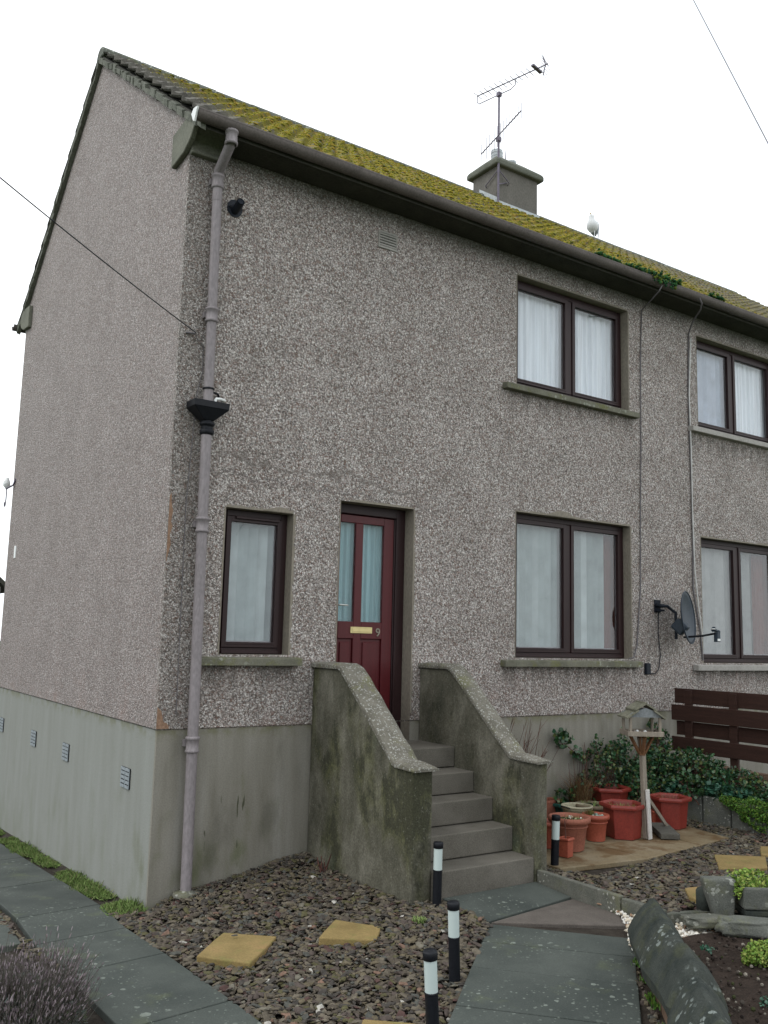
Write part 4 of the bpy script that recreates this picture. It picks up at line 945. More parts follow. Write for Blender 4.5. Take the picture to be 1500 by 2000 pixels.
# ------------------------------------------------------------------ pots
def ngon_pot(name, label, x, y, z, R_, H, mat, n=6, rot=0., flute=0, soil=.05, cat='flower pot', group='terracotta plastic pots by the steps', rimh=.035, taper=.76, rimw=.035, foot=True, plant=None):
    r = thing(name, label, cat, (x, y, z), group, rot)
    k = 6 if n > 8 else 1; m = n*k if n <= 8 else 40
    def ring(rr, zz, fl=0):
        if n > 8: return [((rr+(fl*math.cos(2*math.pi*j/m*20) if fl else 0))*math.cos(2*math.pi*j/m), (rr+(fl*math.cos(2*math.pi*j/m*20) if fl else 0))*math.sin(2*math.pi*j/m), zz) for j in range(m)]
        return [(rr*math.cos(2*math.pi*j/n), rr*math.sin(2*math.pi*j/n), zz) for j in range(n)]
    Rb = R_*taper; Ri = R_-rimw
    prof = [(Rb, 0, flute), (Rb+(Ri-Rb)*.97, H-rimh-.004, flute), (Ri+.002, H-rimh-.002, 0), (R_-.004, H-rimh, 0), (R_, H-rimh*.5, 0), (R_-.004, H, 0), (R_-.022, H+.003, 0), (Ri-.012, H-.012, 0), (Ri-.02, H-soil, 0)]
    mm = m if n > 8 else n; b = MB(); vs = []
    for rr, zz, fl in prof: vs += ring(rr, zz, fl)
    fs = [(i*mm+j, i*mm+(j+1) % mm, (i+1)*mm+(j+1) % mm, (i+1)*mm+j) for i in range(len(prof)-1) for j in range(mm)]
    b.add(vs, fs, n > 8); b.add(ring(Rb, 0), [tuple(range(mm))[::-1]])
    if n > 8: b.lathe([(Ri*.99, H-rimh*2.0), (Ri*1.0+.004, H-rimh*1.9), (Ri*1.0+.004, H-rimh*1.7), (Ri*.99, H-rimh*1.6)], 40)
    b.build('pot', mat, r, .004 if n <= 8 else 0, local=True, seg=2)
    s = MB(); vs = [(0, 0, H-soil+.004)]; 
    for q in range(1, 5):
        for j in range(24): 
            a_ = 2*math.pi*j/24; rr = (Ri-.02)*q/4*(1 if n > 8 else (math.cos(math.pi/n)/math.cos((a_ % (2*math.pi/n))-math.pi/n))); vs.append((rr*math.cos(a_), rr*math.sin(a_), H-soil+.01*mnoise.noise(Vector((rr*20+x*9, a_*3, y)))))
    fs = [(0, 1+j, 1+(j+1) % 24) for j in range(24)] + [(1+(q-1)*24+j, 1+q*24+j, 1+q*24+(j+1) % 24, 1+(q-1)*24+(j+1) % 24) for q in range(1, 4) for j in range(24)]
    s.add(vs, fs, True); s.build('potting_soil', 'soil', r, local=True)
    return r
def blades(parent, n, cx, cy, z, R_, h0, h1, mat, name='plant', lean=.5, wd=.004, loc=True, elong=1):
    mb = MB()
    for k in range(n):
        a_ = random.random()*6.283; rr = R_*math.sqrt(random.random()); x = cx+rr*math.cos(a_)*elong; y = cy+rr*math.sin(a_); h = random.uniform(h0, h1); b_ = random.random()*6.283; l = random.random()*lean*h
        p0 = Vector((x, y, z)); p2 = p0+Vector((math.cos(b_)*l, math.sin(b_)*l, h)); p1 = p0+Vector((math.cos(b_)*l*.3, math.sin(b_)*l*.3, h*.6)); s_ = Vector((-math.sin(b_), math.cos(b_), 0))*wd/2
        mb.add([p0-s_, p0+s_, p1+s_*.8, p1-s_*.8, p2], [(0, 1, 2, 3), (3, 2, 4)])
    return mb.build(name, mat, parent, local=loc)
def chips(parent, n, z, R_, mat, name, s=.012):
    P = rng.uniform(-1, 1, (n, 2)); P /= np.maximum(1, np.linalg.norm(P, axis=1))[:, None]; P *= R_
    o = inst(name, vars_[0], if1, rotm(n)*rng.uniform(s*.6, s*1.3, (n, 1, 1)), np.concatenate([P, np.full((n, 1), z)], 1), mat); o.parent = parent; return o
ZP = .213
p = (4.027, -.945); hf = ngon_pot('hexagonal_pot', 'big red hexagonal pot in front of the bird table foot', p[0], p[1], ZP, .213, .292, 'potred', 6, rad(12), taper=.70)
blades(hf, 130, -.03, .0, .24, .13, .02, .06, 'leafgrass', 'weeds', 1.); chips(hf, 9, .255, .12, 'pebble', 'pebbles')
p = at(1189, 1536, z=.585); hb = ngon_pot('hexagonal_pot', 'empty looking red hexagonal pot standing farthest back near the plinth', 4.587, -.287, ZP, .219, .30, 'potred', 6, rad(16), soil=.08, taper=.70); chips(hb, 12, .235, .1, 'pebble', 'pebbles')
p = (4.793, -.85); hr = ngon_pot('hexagonal_pot', 'red hexagonal pot rightmost, in front of the ivy', p[0], p[1], ZP, .203, .28, 'potred', 6, rad(10), taper=.72)
blades(hr, 90, 0, 0, .22, .13, .03, .09, 'straw', 'dead_stems', 1.2, .003)
p = (3.241, -1.048); rd = ngon_pot('round_pot', 'large pale terracotta ribbed round pot beside the right stair wall', p[0], p[1], ZP, .178, .262, 'potdull', 40, 0, .003, soil=.03, taper=.66, rimh=.04, rimw=.03)
blades(rd, 110, 0, 0, .23, .12, .01, .035, 'leafgrass', 'weeds', 1.); chips(rd, 26, .238, .12, 'pebble', 'pebbles', .009)
p = (3.704, -.914); sr = ngon_pot('round_pot', 'smaller red round pot with a golden tuft, between the large pots', p[0], p[1], ZP, .123, .218, 'pot', 40, 0, .0, soil=.02, taper=.66, rimh=.035, rimw=.022)
blades(sr, 220, -.045, .03, .19, .045, .03, .075, 'straw', 'golden_tuft', .8, .003); blades(sr, 120, -.045, .03, .19, .04, .03, .07, 'leafmat', 'green_tuft', .6, .003); chips(sr, 22, .205, .06, M_island('pale_green_chip', [(.25, .36, .30), (.35, .45, .38), (.2, .3, .26)]), 'glass_chips', .012)
p = (3.022, -1.221); sq = ngon_pot('square_pot', 'small square terracotta pot with a bare stem, in front of the ribbed pot', p[0], p[1], ZP, .075, .144, 'pot', 4, rad(60), soil=.02, taper=.80, rimh=.02, rimw=.012, group=None)
tw = MB(); tw.tube([(0, 0, .12), (.01, 0, .2), (.0, .01, .26), (.02, .0, .32)], [.006, .005, .004, .002], 6); tw.tube([(.01, 0, .2), (-.02, .01, .25), (-.03, .0, .29)], [.004, .003, .0015], 5); tw.build('bare_stem', 'twig', sq, local=True)
p = at(1276, 1585, z=.34); sq2 = ngon_pot('square_pot', 'small orange square pot tucked behind the bird table foot', p[0], p[1], ZP, .075, .14, 'pot', 4, rad(40), soil=.02, taper=.80, rimh=.02, rimw=.01, group=None)
p = at(1157, 1562, z=.44); ol = ngon_pot('round_pot', 'olive brown pot half hidden behind the front hexagonal pot', p[0]+.0, p[1], ZP, .17, .19, 'potolive', 40, 0, 0, soil=.02, taper=.75, group=None)
blades(ol, 120, 0, 0, .16, .12, .02, .06, 'leafgrass', 'weeds', 1.)
p = at(1127, 1571, z=.42); bw = ngon_pot('two_handled_bowl', 'pale two handled bowl with brown stained inside, behind the ribbed pot', p[0], p[1], ZP, .15, .20, 'potpale', 40, 0, 0, soil=.06, taper=.6, rimh=.015, rimw=.01, cat='bowl', group=None)
for s_ in (-1, 1):
    h = MB(); h.tube([(s_*(.145+.035*math.sin(t)), .05*math.cos(t), .19+.012*math.sin(t)) for t in np.linspace(0, math.pi, 8)], .006, 6); h.build('handle', 'black', bw, local=True)
p = at(1068, 1618, z=.36); ex = ngon_pot('round_pot', 'red pot mostly hidden behind the right stair wall and garden light', p[0]+.02, p[1], ZP, .12, .21, 'pot', 40, 0, 0, soil=.03, group=None)
def trough(name, label, c, lx, wy, h, mat, rz=0, z=ZP, wall=.008, soil=.03, group=None, cat='planter'):
    r = thing(name, label, cat, (c[0], c[1], z), group, rz); mb = MB()
    o = [(-lx, -wy), (lx, -wy), (lx, wy), (-lx, wy)]; sc = [(.88, 0), (1, h-.025), (1.06, h-.025), (1.06, h), (.97, h), (.95, h-soil)]
    vs = [(a*k, b*k, zz) for k, zz in sc for a, b in o]; n = 4
    mb.add(vs, [(i*n+j, i*n+(j+1) % n, (i+1)*n+(j+1) % n, (i+1)*n+j) for i in range(len(sc)-1) for j in range(n)]+[(3, 2, 1, 0)])
    mb.build('box', mat, r, .006, local=True); s_ = MB(); s_.box(-lx*.95, lx*.95, -wy*.95, wy*.95, h-soil-.02, h-soil); s_.build('potting_soil', 'soil', r, local=True); return r
p = at(1100, 1549, z=.38); trough('trough', 'dark green plastic trough at the back behind the bowl', (p[0]-.1, -.17), .42, .085, .17, 'green', rad(0), group='long planters by the house wall')
trough('trough', 'long terracotta trough against the house plinth, behind the green one', (3.62, -.0-.10), .40, .07, .20, 'potdull', 0, ZP, group=None)
p = at(1095, 1567, z=.36); trough('trough', 'terracotta trough in front of the green one, beside the stair wall', (p[0]-.1, p[1]), .30, .08, .14, 'potdull', rad(3), group='long planters by the house wall')
# loose paver by the bird table
pv = MB(); c = at(1297, 1620, z=.26); ax_ = at(1297, 1631, z=.26)-at(1268, 1609, z=.26); Mx = Matrix.Translation((c[0], c[1], ZP+.025)) @ Matrix.Rotation(math.atan2(ax_[1], ax_[0]), 4, 'Z') @ Matrix.Rotation(rad(3), 4, 'Y')
pv.box(-.20, .20, -.085, .085, -.014, .035, Mx); tag(pv.build('paving_block', 'paver', None, .006, seg=2), 'grey concrete block lying flat at the foot of the bird table', 'block')

# ------------------------------------------------------------------ bird table
b0 = at(1264, 1638, z=ZP); bt = thing('bird_table', 'wooden bird table with shingled roof on a weathered post', 'bird table', (b0[0], b0[1], ZP))
bx_, by_ = float(b0[0]), float(b0[1]); zt = 1.125; lean = (-.055, .0)
tc_ = (bx_+lean[0], by_+.0)
q = MB(); q.bar((bx_-.0, by_+.01, ZP), (tc_[0], tc_[1], 1.09), .05, .042, (0, 1, 0)); q.build('post', 'woodpale', bt, .004)
q = MB(); q.bar((bx_+.005, by_-.030, ZP), (bx_-.03, by_-.034, .64), .045, .016, (0, 1, 0)); q.build('white_strip', 'woodwhite', bt, .002)
rz = rad(-32); Rz_ = Matrix.Translation((tc_[0], tc_[1], 0)) @ Matrix.Rotation(rz, 4, 'Z') @ Matrix.Diagonal((.80, .80, 1, 1))
for e_ in (Vector(at(1309, 1623, z=ZP+.01))-Vector((.05, 0, 0)), Vector(at(1232, 1585, z=ZP+.01))-Vector((.05, 0, 0))):
    q = MB(); q.bar((e_.x+.05, e_.y, ZP+.01), (bx_-.022, by_, .60), .032, .02, (0, 1, 0)); q.build('brace', 'woodpale', bt, .003)
q = MB(); q.box(-.19, .19, -.15, .15, zt-.012, zt+.004, Rz_)
for a in ((-.19, .19, -.162, -.150), (-.19, .19, .150, .162), (-.202, -.19, -.162, .162), (.19, .202, -.162, .162)): q.box(*a, zt-.016, zt+.028, Rz_)
tray = q.build('tray', 'woodpale', bt, .003)
q = MB(); q.box(-.03, .03, -.03, .03, zt-.19, zt-.013, Rz_)
for s_ in (-1, 1):
    a_ = Rz_ @ Vector((s_*.03, 0, zt-.17)); c_ = Rz_ @ Vector((s_*.13, 0, zt-.02)); q.bar(a_, c_, .02, .028, (0, 1, 0))
    a_ = Rz_ @ Vector((0, s_*.03, zt-.17)); c_ = Rz_ @ Vector((0, s_*.11, zt-.02)); q.bar(a_, c_, .02, .028, (0, 1, 0))
q.build('bracket', 'woodred', bt, .002)
for sx_ in (-1, 1):
    for sy_ in (-1, 1):
        q = MB(); q.box(sx_*.165-.014, sx_*.165+.014, sy_*.128-.014, sy_*.128+.014, zt+.004, zt+.155, Rz_); q.build('roof_support', 'woodpale', bt, .002)
# gable ends (towards and away from the viewer) and two overlapping boards on each pitch
for sy_ in (-1, 1):
    q = MB(); vs = [Rz_ @ Vector(p_) for yy_ in (sy_*.142-.006, sy_*.142+.006) for p_ in ((-.20, yy_, zt+.150), (.20, yy_, zt+.150), (.16, yy_, zt+.185), (0, yy_, zt+.235), (-.16, yy_, zt+.185))]
    q.add(vs, [(0, 1, 2, 3, 4), (9, 8, 7, 6, 5)]+[(i, (i+1) % 5, 5+(i+1) % 5, 5+i) for i in range(5)]); q.build('gable_board', 'woodblue', bt)
for s_ in (-1, 1):
    for (xa, za, xb, zb2, ya) in ((.215, .135, .085, .205, .19), (.125, .205, -.012, .268, .17)):
        q = MB(); vs = []
        for yy_ in (-ya, ya):
            for dz in (0, .014): vs += [Rz_ @ Vector((s_*xa, yy_, zt+za+dz)), Rz_ @ Vector((s_*xb, yy_, zt+zb2+dz))]
        q.add(vs, [(0, 1, 5, 4), (2, 6, 7, 3), (0, 2, 3, 1), (4, 5, 7, 6), (0, 4, 6, 2), (1, 3, 7, 5)]); q.build('roof_board', 'woodgreen', bt)
sd_ = MB(); 
P = rng.uniform((-.16, -.12), (.16, .12), (60, 2)); Rm = np.array(Rz_.to_3x3()); T = np.array([Rm @ np.array([a, b, zt+.012]) for a, b in P])+np.array([tc_[0], tc_[1], 0])
o = inst('bird_seed', vars_[0], if1, rotm(60)*rng.uniform(.004, .009, (60, 1, 1)), T, M_island('seed', [(.16, .06, .04), (.1, .07, .05), (.5, .45, .4), (.2, .12, .06)]), bt)
q = MB(); 
for a in ((.02, -.06), (-.06, -.03)): 
    c_ = Rz_ @ Vector((a[0], a[1], zt+.022)); q = MB(); q.lathe([(.0, -.014), (.012, -.008), (.015, 0), (.012, .008), (0, .014)], 10, c_); q.build('fat_ball', 'white', bt)

# ------------------------------------------------------------------ fence, brick footing, retaining blocks
fn = thing('wooden_fence', 'dark brown horizontal board fence dividing the two gardens', 'fence', (5.9, -.05, .5))
for k, (z0, z1, xo) in enumerate(((1.285, 1.445, .03), (1.105, 1.27, -.03), (.945, 1.095, .03), (.775, .93, -.03))):
    q = MB(); ya = -.05 if k != 2 else -.07
    q.add([(5.9+xo-.011, ya, z0), (5.9+xo+.011, ya, z0), (5.9+xo+.011, ya, z1), (5.9+xo-.011, ya, z1), (5.9+xo-.011, -4.2, z0-.0), (5.9+xo+.011, -4.2, z0), (5.9+xo+.011, -4.2, z1), (5.9+xo-.011, -4.2, z1)], [(0, 1, 2, 3), (7, 6, 5, 4), (0, 4, 5, 1), (1, 5, 6, 2), (2, 6, 7, 3), (3, 7, 4, 0)])
    q.build('board', 'wood', fn, .003)
for y_ in (-.25, -.80, -1.9, -3.0, -4.1):
    q = MB(); q.box(5.882, 5.918, y_-.045, y_+.045, .2, 1.43); q.build('fence_post', 'wood', fn, .003)
q = MB()
for k in range(18):
    q.box(5.905, 6.0, -.1-(k+1)*.225+.01, -.1-k*.225, .40, .56); q.box(5.905, 6.0, -.1-(k+1)*.225+.12, -.1-k*.225+.11, .57, .70-.012*k)
q.box(5.915, 5.99, -4.1, -.11, .38, .66)
tag(q.build('brick_wall', 'brick', None, .008), 'low brick wall beneath the brown fence', 'wall')
for k, (ya, yb, zz_) in enumerate(((-.54, -.80, .44), (-.815, -1.12, .45), (-1.135, -1.55, .44), (-1.565, -2.1, .445), (-2.115, -2.7, .44))):
    q = MB(); q.box(5.335, 5.42, yb, ya, .1, zz_)
    tag(q.build('retaining_block', 'block', None, .012, seg=2), ['grey retaining block just right of the red hexagonal pot', 'grey retaining block left of the bright green mat plant', 'grey retaining block under the bright green mat plant', 'grey retaining block at the right edge beyond the mat plant', 'grey retaining block beyond the right picture edge'][k], 'block', 'retaining blocks of the ivy bed')

# ------------------------------------------------------------------ plants
leaf = np.array([(0, 0, 0), (.42, .35, .06), (.30, .75, .03), (0, 1, -.05), (-.30, .75, .03), (-.42, .35, .06)]); leaff = [(0, 1, 2, 3, 4, 5)]
def foliage(name, parent, blobs, n, smin, smax, mat, zmin=-9):
    wts = np.array([b[3]*b[4]*b[5] for b in blobs])**.67; wts /= wts.sum(); k = rng.choice(len(blobs), n, p=wts); B = np.array(blobs)[k]
    d = rng.normal(0, 1, (n, 3)); d /= np.linalg.norm(d, axis=1)[:, None]; r = rng.uniform(.55, 1.05, n)**.6
    T = B[:, :3]+d*B[:, 3:6]*r[:, None]
    T += np.array([[mnoise.noise(Vector(t)*6), mnoise.noise(Vector(t)*6+Vector((5, 0, 0))), mnoise.noise(Vector(t)*6+Vector((0, 9, 0)))] for t in T])*.06
    T = T[T[:, 2] > zmin]; n = len(T)
    return inst(name, leaf, leaff, rotm(n, 2.0)*rng.uniform(smin, smax, (n, 1, 1)), T, mat, parent)
iv_ = thing('ivy', 'dense dark green ivy heaped over the bed below the fence', 'ivy', (5.5, -.6, .4))
blobs = [(5.30, -.25, .55, .30, .22, .30), (5.62, -.50, .58, .26, .35, .28), (5.60, -1.0, .52, .24, .35, .20), (5.05, -.22, .50, .25, .16, .25), (5.62, -1.5, .46, .22, .35, .12), (5.35, -.60, .50, .16, .25, .14), (5.55, -.12, .78, .16, .10, .26), (4.85, -.45, .48, .14, .16, .2), (5.5, -.1, 1.0, .06, .06, .14)]
foliage('leaves', iv_, blobs, 8500, .022, .048, 'leafivy')
q = MB()
for b in blobs:
    for k in range(10):
        a_ = Vector(b[:3])+Vector((random.uniform(-1, 1)*b[3], random.uniform(-1, 1)*b[4], -b[5])); c_ = Vector(b[:3])+Vector((random.uniform(-1, 1)*b[3]*.8, random.uniform(-1, 1)*b[4]*.8, b[5]*random.uniform(.2, .9))); q.tube([a_, (a_+c_)/2+Vector((.03, .02, .02)), c_], [.005, .004, .002], 5)
q.build('stems', 'twig', iv_)
sh1 = thing('trailing_ivy', 'thin trailing ivy sprig climbing the grey plinth left of the bird table', 'ivy', (4.4, -.1, .3))
pts = [at(a, b, y=-.05) for a, b in ((1235, 1500), (1215, 1470), (1190, 1462), (1165, 1470), (1140, 1478), (1120, 1468), (1100, 1450), (1088, 1438))]
q = MB(); q.tube(pts, .005, 6); q.build('stem', 'twig', sh1)
bl = [(p_[0], p_[1]-.01, p_[2], .085, .04, .07) for p_ in pts[1:]]; foliage('leaves', sh1, bl, 420, .028, .055, 'leafivy')
sh2 = thing('mixed_shrub', 'loose green shrub behind the pots, in front of the grey plinth', 'shrub', (4.4, -.15, .3))
foliage('leaves', sh2, [(4.75, -.17, .62, .22, .12, .24), (4.45, -.16, .48, .25, .10, .16), (4.95, -.14, .8, .12, .08, .2), (4.62, -.15, .85, .05, .05, .16), (4.15, -.15, .40, .18, .08, .10)], 1500, .020, .045, 'leafivy')
q = MB()
for k in range(40):
    x = random.uniform(4.2, 4.95); q.tube([(x, -.14, .25), (x+random.uniform(-.08, .08), -.16, .5), (x+random.uniform(-.2, .2), -.16-random.random()*.1, random.uniform(.6, .95))], [.004, .003, .0015], 4)
q.build('stems', 'twig', sh2)
gr = thing('brown_grass_clump', 'dry reddish brown grass clump behind the raised hexagonal pot', 'grass clump', (4.25, -.2, .27))
blades(gr, 420, 4.25, -.22, .27, .08, .2, .42, 'straw', 'blades', 1.1, .005, False)
rb = thing('bare_shrub', 'bare reddish twiggy shrub against the plinth right of the stair wall', 'shrub', (3.2, -.15, .27))
q = MB()
for k in range(46):
    x = random.uniform(2.9, 3.75); z0 = .25; dx_ = random.uniform(-.05, .35); h = random.uniform(.35, .95)
    a_ = Vector((x, -.12, z0)); b_ = a_+Vector((dx_*.4, -.03, h*.55)); c_ = a_+Vector((dx_, -.05+random.uniform(-.05, .05), h)); q.tube([a_, b_, c_], [.004, .003, .0012], 4)
    for j in range(2):
        f = random.uniform(.3, .9); p0 = b_.lerp(c_, f); q.tube([p0, p0+Vector((random.uniform(-.03, .12), random.uniform(-.04, .03), random.uniform(.05, .16)))], [.002, .001], 4)
q.build('twigs', 'twig', rb)
bb = MB()
mt = thing('mat_plant', 'bright green mat plant spilling over a retaining block', 'ground cover plant', (5.36, -1.3, .45))
foliage('leaves', mt, [(5.36, -1.30, .44, .12, .22, .07), (5.31, -1.42, .36, .05, .18, .13), (5.33, -1.62, .40, .08, .25, .09), (5.32, -1.15, .45, .06, .1, .04)], 5200, .010, .022, 'leafmat')
cy_ = thing('blue_green_plant', 'blue-green leafy plant at the front of the ivy bed by the mat plant', 'plant', (5.42, -.95, .45))
foliage('leaves', cy_, [(5.42, -.92, .50, .10, .12, .09), (5.46, -1.12, .50, .10, .12, .08), (5.3, -.52, .47, .10, .08, .07)], 420, .035, .065, 'leafcyan')
# small weeds
def tuft(name, label, x, y, z, n, R_, h0, h1, mat, cat='weed', lean=.9, wd=.006, el=1):
    t = thing(name, label, cat, (x, y, z)); blades(t, n, 0, 0, 0, R_, h0, h1, mat, 'blades', lean, wd, True, el); return t
p = at(818, 1800, z=.12); tuft('weed', 'small bright green weed in the gravel left of the bollard light', p[0], p[1], .12, 160, .05, .012, .035, 'leafgrass')
p = at(632, 1705, z=.12); dt = thing('dead_stems', 'clump of short dead stems in the corner of the left stair wall', 'dead plant', (p[0], p[1], .11)); q = MB()
for k in range(13):
    a_ = random.random()*6.28; q.tube([(random.uniform(-.04, .04), random.uniform(-.03, .03), 0), (.06*math.cos(a_), .05*math.sin(a_), random.uniform(.06, .16))], [.004, .0025], 5)
q.build('stems', 'twig', dt, local=True)
# grass along the foot of the gable
gg = thing('grass_strip', 'ragged green grass growing along the foot of the gable wall', 'grass')
gg['kind'] = 'stuff'
n = 15000; yv = rng.uniform(-.05, 7.0, n); clump = np.array([mnoise.noise(Vector((y*2.6, 1.3, 0))) for y in yv]); keep = clump > -.34; yv = yv[keep]; cl = clump[keep]; n = len(yv)
wd2 = .235*np.clip(.80+cl*1.1+rng.normal(0, .10, n), .15, 1.08); xv = -wd2*rng.random(n)**.8-.005; zv = G(xv, yv)-.02
bl_ = np.array([(-.5, 0, 0), (.5, 0, 0), (.38, .25, .55), (0, .75, 1.), (-.38, .25, .55)])
sc = np.stack([rng.uniform(.004, .008, n), rng.uniform(.02, .07, n), rng.uniform(.012, .085, n)*(.65+1.3*cl)*(.5+.5*(1-np.abs(xv)/.27))], 1)
a = rng.uniform(0, 6.283, n); Rz3 = np.zeros((n, 3, 3)); Rz3[:, 0, 0] = np.cos(a); Rz3[:, 0, 1] = -np.sin(a); Rz3[:, 1, 0] = np.sin(a); Rz3[:, 1, 1] = np.cos(a); Rz3[:, 2, 2] = 1
bpy.data.objects.remove(gg)
tag(inst('grass', bl_, [(0, 1, 2, 3, 4)], rotm(n, .75)*sc[:, None, :], np.stack([xv, yv, zv], 1), 'leafgrass'), kind='stuff')
# weeds in slot and along the coping wall
n = 500; tv_ = rng.uniform(.1, 1.6, n); P = W0[None]+wd_[None]*tv_[:, None]+wn_[None]*rng.normal(-.0, .012, n)[:, None]; k_ = np.array([mnoise.noise(Vector((t*5, 0, 3))) for t in tv_]) > .0
P = P[k_]; n = len(P); sc = np.stack([rng.uniform(.006, .01, n), rng.uniform(.01, .02, n), rng.uniform(.01, .035, n)], 1)
tag(inst('path_edge_weeds', bl_, [(0, 1, 2, 3, 4)], Rz3[:n]*sc[:, None, :], np.concatenate([P, np.full((n, 1), .11)], 1), 'leafmat'), kind='stuff')
P = np.concatenate([W0[None]+wd_[None]*rng.uniform(.1, 2., 150)[:, None]+wn_[None]*rng.normal(-.02, .012, 150)[:, None], np.full((150, 1), .10)], 1)
tag(inst('gravel', vars_[2], if1, rotm(150)*rng.uniform(.01, .022, (150, 1, 1)), P, 'stone'), kind='stuff')

# lavender bush, lower left
lc = at(55, 1985, z=.02); lv = thing('lavender_bush', 'faded grey-brown lavender bush beside the gable path', 'lavender', (lc[0]-.05, lc[1]-.12, .02))
lx, ly = float(lc[0])-.14, float(lc[1])-.12
n = 5200; a_ = rng.uniform(0, 6.283, n); rr = np.sqrt(rng.random(n)); tilt = rr*.36
base = np.stack([lx+.30*rr*np.cos(a_), ly+.30*rr*np.sin(a_), np.full(n, .03)], 1)
base[:, :2] += rng.choice([-.10, 0., .09], (n, 1))*np.array([[.6, .8]])+rng.normal(0, .03, (n, 2))
hn = np.array([mnoise.noise(Vector((float(b[0])*9, float(b[1])*9, 0))) for b in base]); Ln = rng.uniform(.15, .29, n)*(1.08-.38*rr**2)*(1+.7*hn)
dirv = np.stack([np.sin(tilt)*np.cos(a_), np.sin(tilt)*np.sin(a_), np.cos(tilt)], 1)+rng.normal(0, .23, (n, 3)); dirv /= np.linalg.norm(dirv, axis=1)[:, None]
tipv = base+dirv*Ln[:, None]
def orient(dv, wx, ln):
    ref = np.tile([0., 0, 1], (len(dv), 1)); x = np.cross(dv, ref+rng.normal(0, .3, dv.shape)); x /= np.linalg.norm(x, axis=1)[:, None]; y = np.cross(dv, x)
    return np.stack([x*wx[:, None], y*wx[:, None], dv*ln[:, None]], 2)
stv = np.array([(-.5, -.3, 0), (.5, -.3, 0), (0, .6, 0), (-.4, -.2, 1), (.4, -.2, 1), (0, .5, 1)]); stf4 = [(0, 1, 4, 3), (1, 2, 5, 4), (2, 0, 3, 5)]
inst('stems', stv, stf4, orient(dirv, np.full(n, .0020), Ln), base, 'lavstem', lv)
bud = np.array([(0, 0, 0), (.5, 0, .25), (0, .5, .3), (-.5, 0, .25), (0, -.5, .3), (.35, 0, .75), (0, .35, .8), (-.35, 0, .75), (0, -.35, .8), (0, 0, 1)])
budf = [(0, 2, 1, 1)]
bf3 = [(0, 2, 1), (0, 3, 2), (0, 4, 3), (0, 1, 4), (1, 2, 6), (1, 6, 5), (2, 3, 7), (2, 7, 6), (3, 4, 8), (3, 8, 7), (4, 1, 5), (4, 5, 8), (5, 6, 9), (6, 7, 9), (7, 8, 9), (8, 5, 9)]
k2 = rng.random(n) < .6; m_ = k2.sum()
inst('flower_spikes', bud, bf3, orient(dirv[k2], rng.uniform(.004, .0075, m_), rng.uniform(.012, .034, m_)), tipv[k2]-dirv[k2]*.01, 'lavbud', lv)
n2 = 24000; a2 = rng.uniform(0, 6.283, n2); e2 = rng.uniform(0, 1, n2); rr2 = rng.uniform(.5, 1, n2)
T = np.stack([lx+.37*rr2*np.cos(a2)*np.sqrt(1-e2**2*.9), ly+.37*rr2*np.sin(a2)*np.sqrt(1-e2**2*.9), .03+.20*e2*rr2], 1); dv = T-np.array([lx, ly, -.05]); dv = dv/np.linalg.norm(dv, axis=1)[:, None]+rng.normal(0, .45, (n2, 3)); dv /= np.linalg.norm(dv, axis=1)[:, None]
inst('leaves', bl_*np.array([1, .1, 1]), [(0, 1, 2, 3, 4)], orient(dv, rng.uniform(.003, .005, n2), rng.uniform(.015, .035, n2)), T, 'lavleaf', lv)

# ------------------------------------------------------------------ right foreground: trough, stones, plants
tz_ = .43; wv = np.array([.824, -.566]); lv2 = np.array([.566, .824]); c0 = np.array(at(1376, 1717, z=tz_)[:2]); c1 = c0+wv*.205
def shell(name, parent, a, L_, dep, z0, z1, taper, mat, hollow=.03):
    def rg_(k, z, tl): return [tuple(a+wv*(k+tl)+lv2*k)+(z,), tuple(a+wv*(L_-k)+lv2*k)+(z,), tuple(a+wv*(L_-k)+lv2*(dep-k))+(z,), tuple(a+wv*(k+tl)+lv2*(dep-k))+(z,)]
    rs_ = [rg_(.012, z0, taper), rg_(0, z1-.03, 0), rg_(0, z1, 0)]
    if hollow: rs_ += [rg_(hollow, z1, 0), rg_(hollow, z1-.05, 0)]
    q = MB(); nn_ = len(rs_); q.add([v for r__ in rs_ for v in r__], [(i*4+j, i*4+(j+1) % 4, (i+1)*4+(j+1) % 4, (i+1)*4+j) for i in range(nn_-1) for j in range(4)]+[(3, 2, 1, 0), tuple(range(4*nn_-4, 4*nn_))]); return q.build(name, mat, parent, .012, seg=2)
blk = shell('edging_block', None, c0, .205, .10, .2, tz_, .05, 'block', 0); tag(blk, 'upright concrete block with a slanting left side at the end of the trough', 'block')
tb = np.array(at(1451, 1734, z=.395)[:2])
r_ = thing('stone_trough', 'long concrete trough planter full of bright green plants at the right edge', 'planter', (tb[0], tb[1], .2))
shell('box', r_, tb, 1.1, .34, .255, .395, .0, 'block'); shell('base', r_, tb+wv*.02+lv2*.02, 1.06, .30, .19, .252, 0, 'copstone', 0)
foliage('leaves', r_, [(*(tb+wv*.12+lv2*.17), .40, .13, .14, .055), (*(tb+wv*.4+lv2*.17), .40, .18, .15, .06), (*(tb+wv*.75+lv2*.17), .40, .18, .15, .06), (*(tb+wv*-.01+lv2*.03), .36, .035, .035, .07)], 3400, .012, .026, 'leaflime')
c = at(1374, 1776, z=.2); q = MB(); Mx = Matrix.Translation((c[0], c[1], .2)) @ Matrix.Rotation(rad(25), 4, 'Z') @ Matrix.Rotation(rad(-8), 4, 'Y')
vs = [Mx @ Vector((p_[0]*.065, p_[1]*.05, .07+p_[2]*.12)) for p_ in np.sign(vars_[3])*np.abs(vars_[3])**.55]; q.add(vs, if1, True); tag(q.build('mossy_stone', 'copstone'), 'dark mossy upright stone leaning on the end of the trough', 'stone')
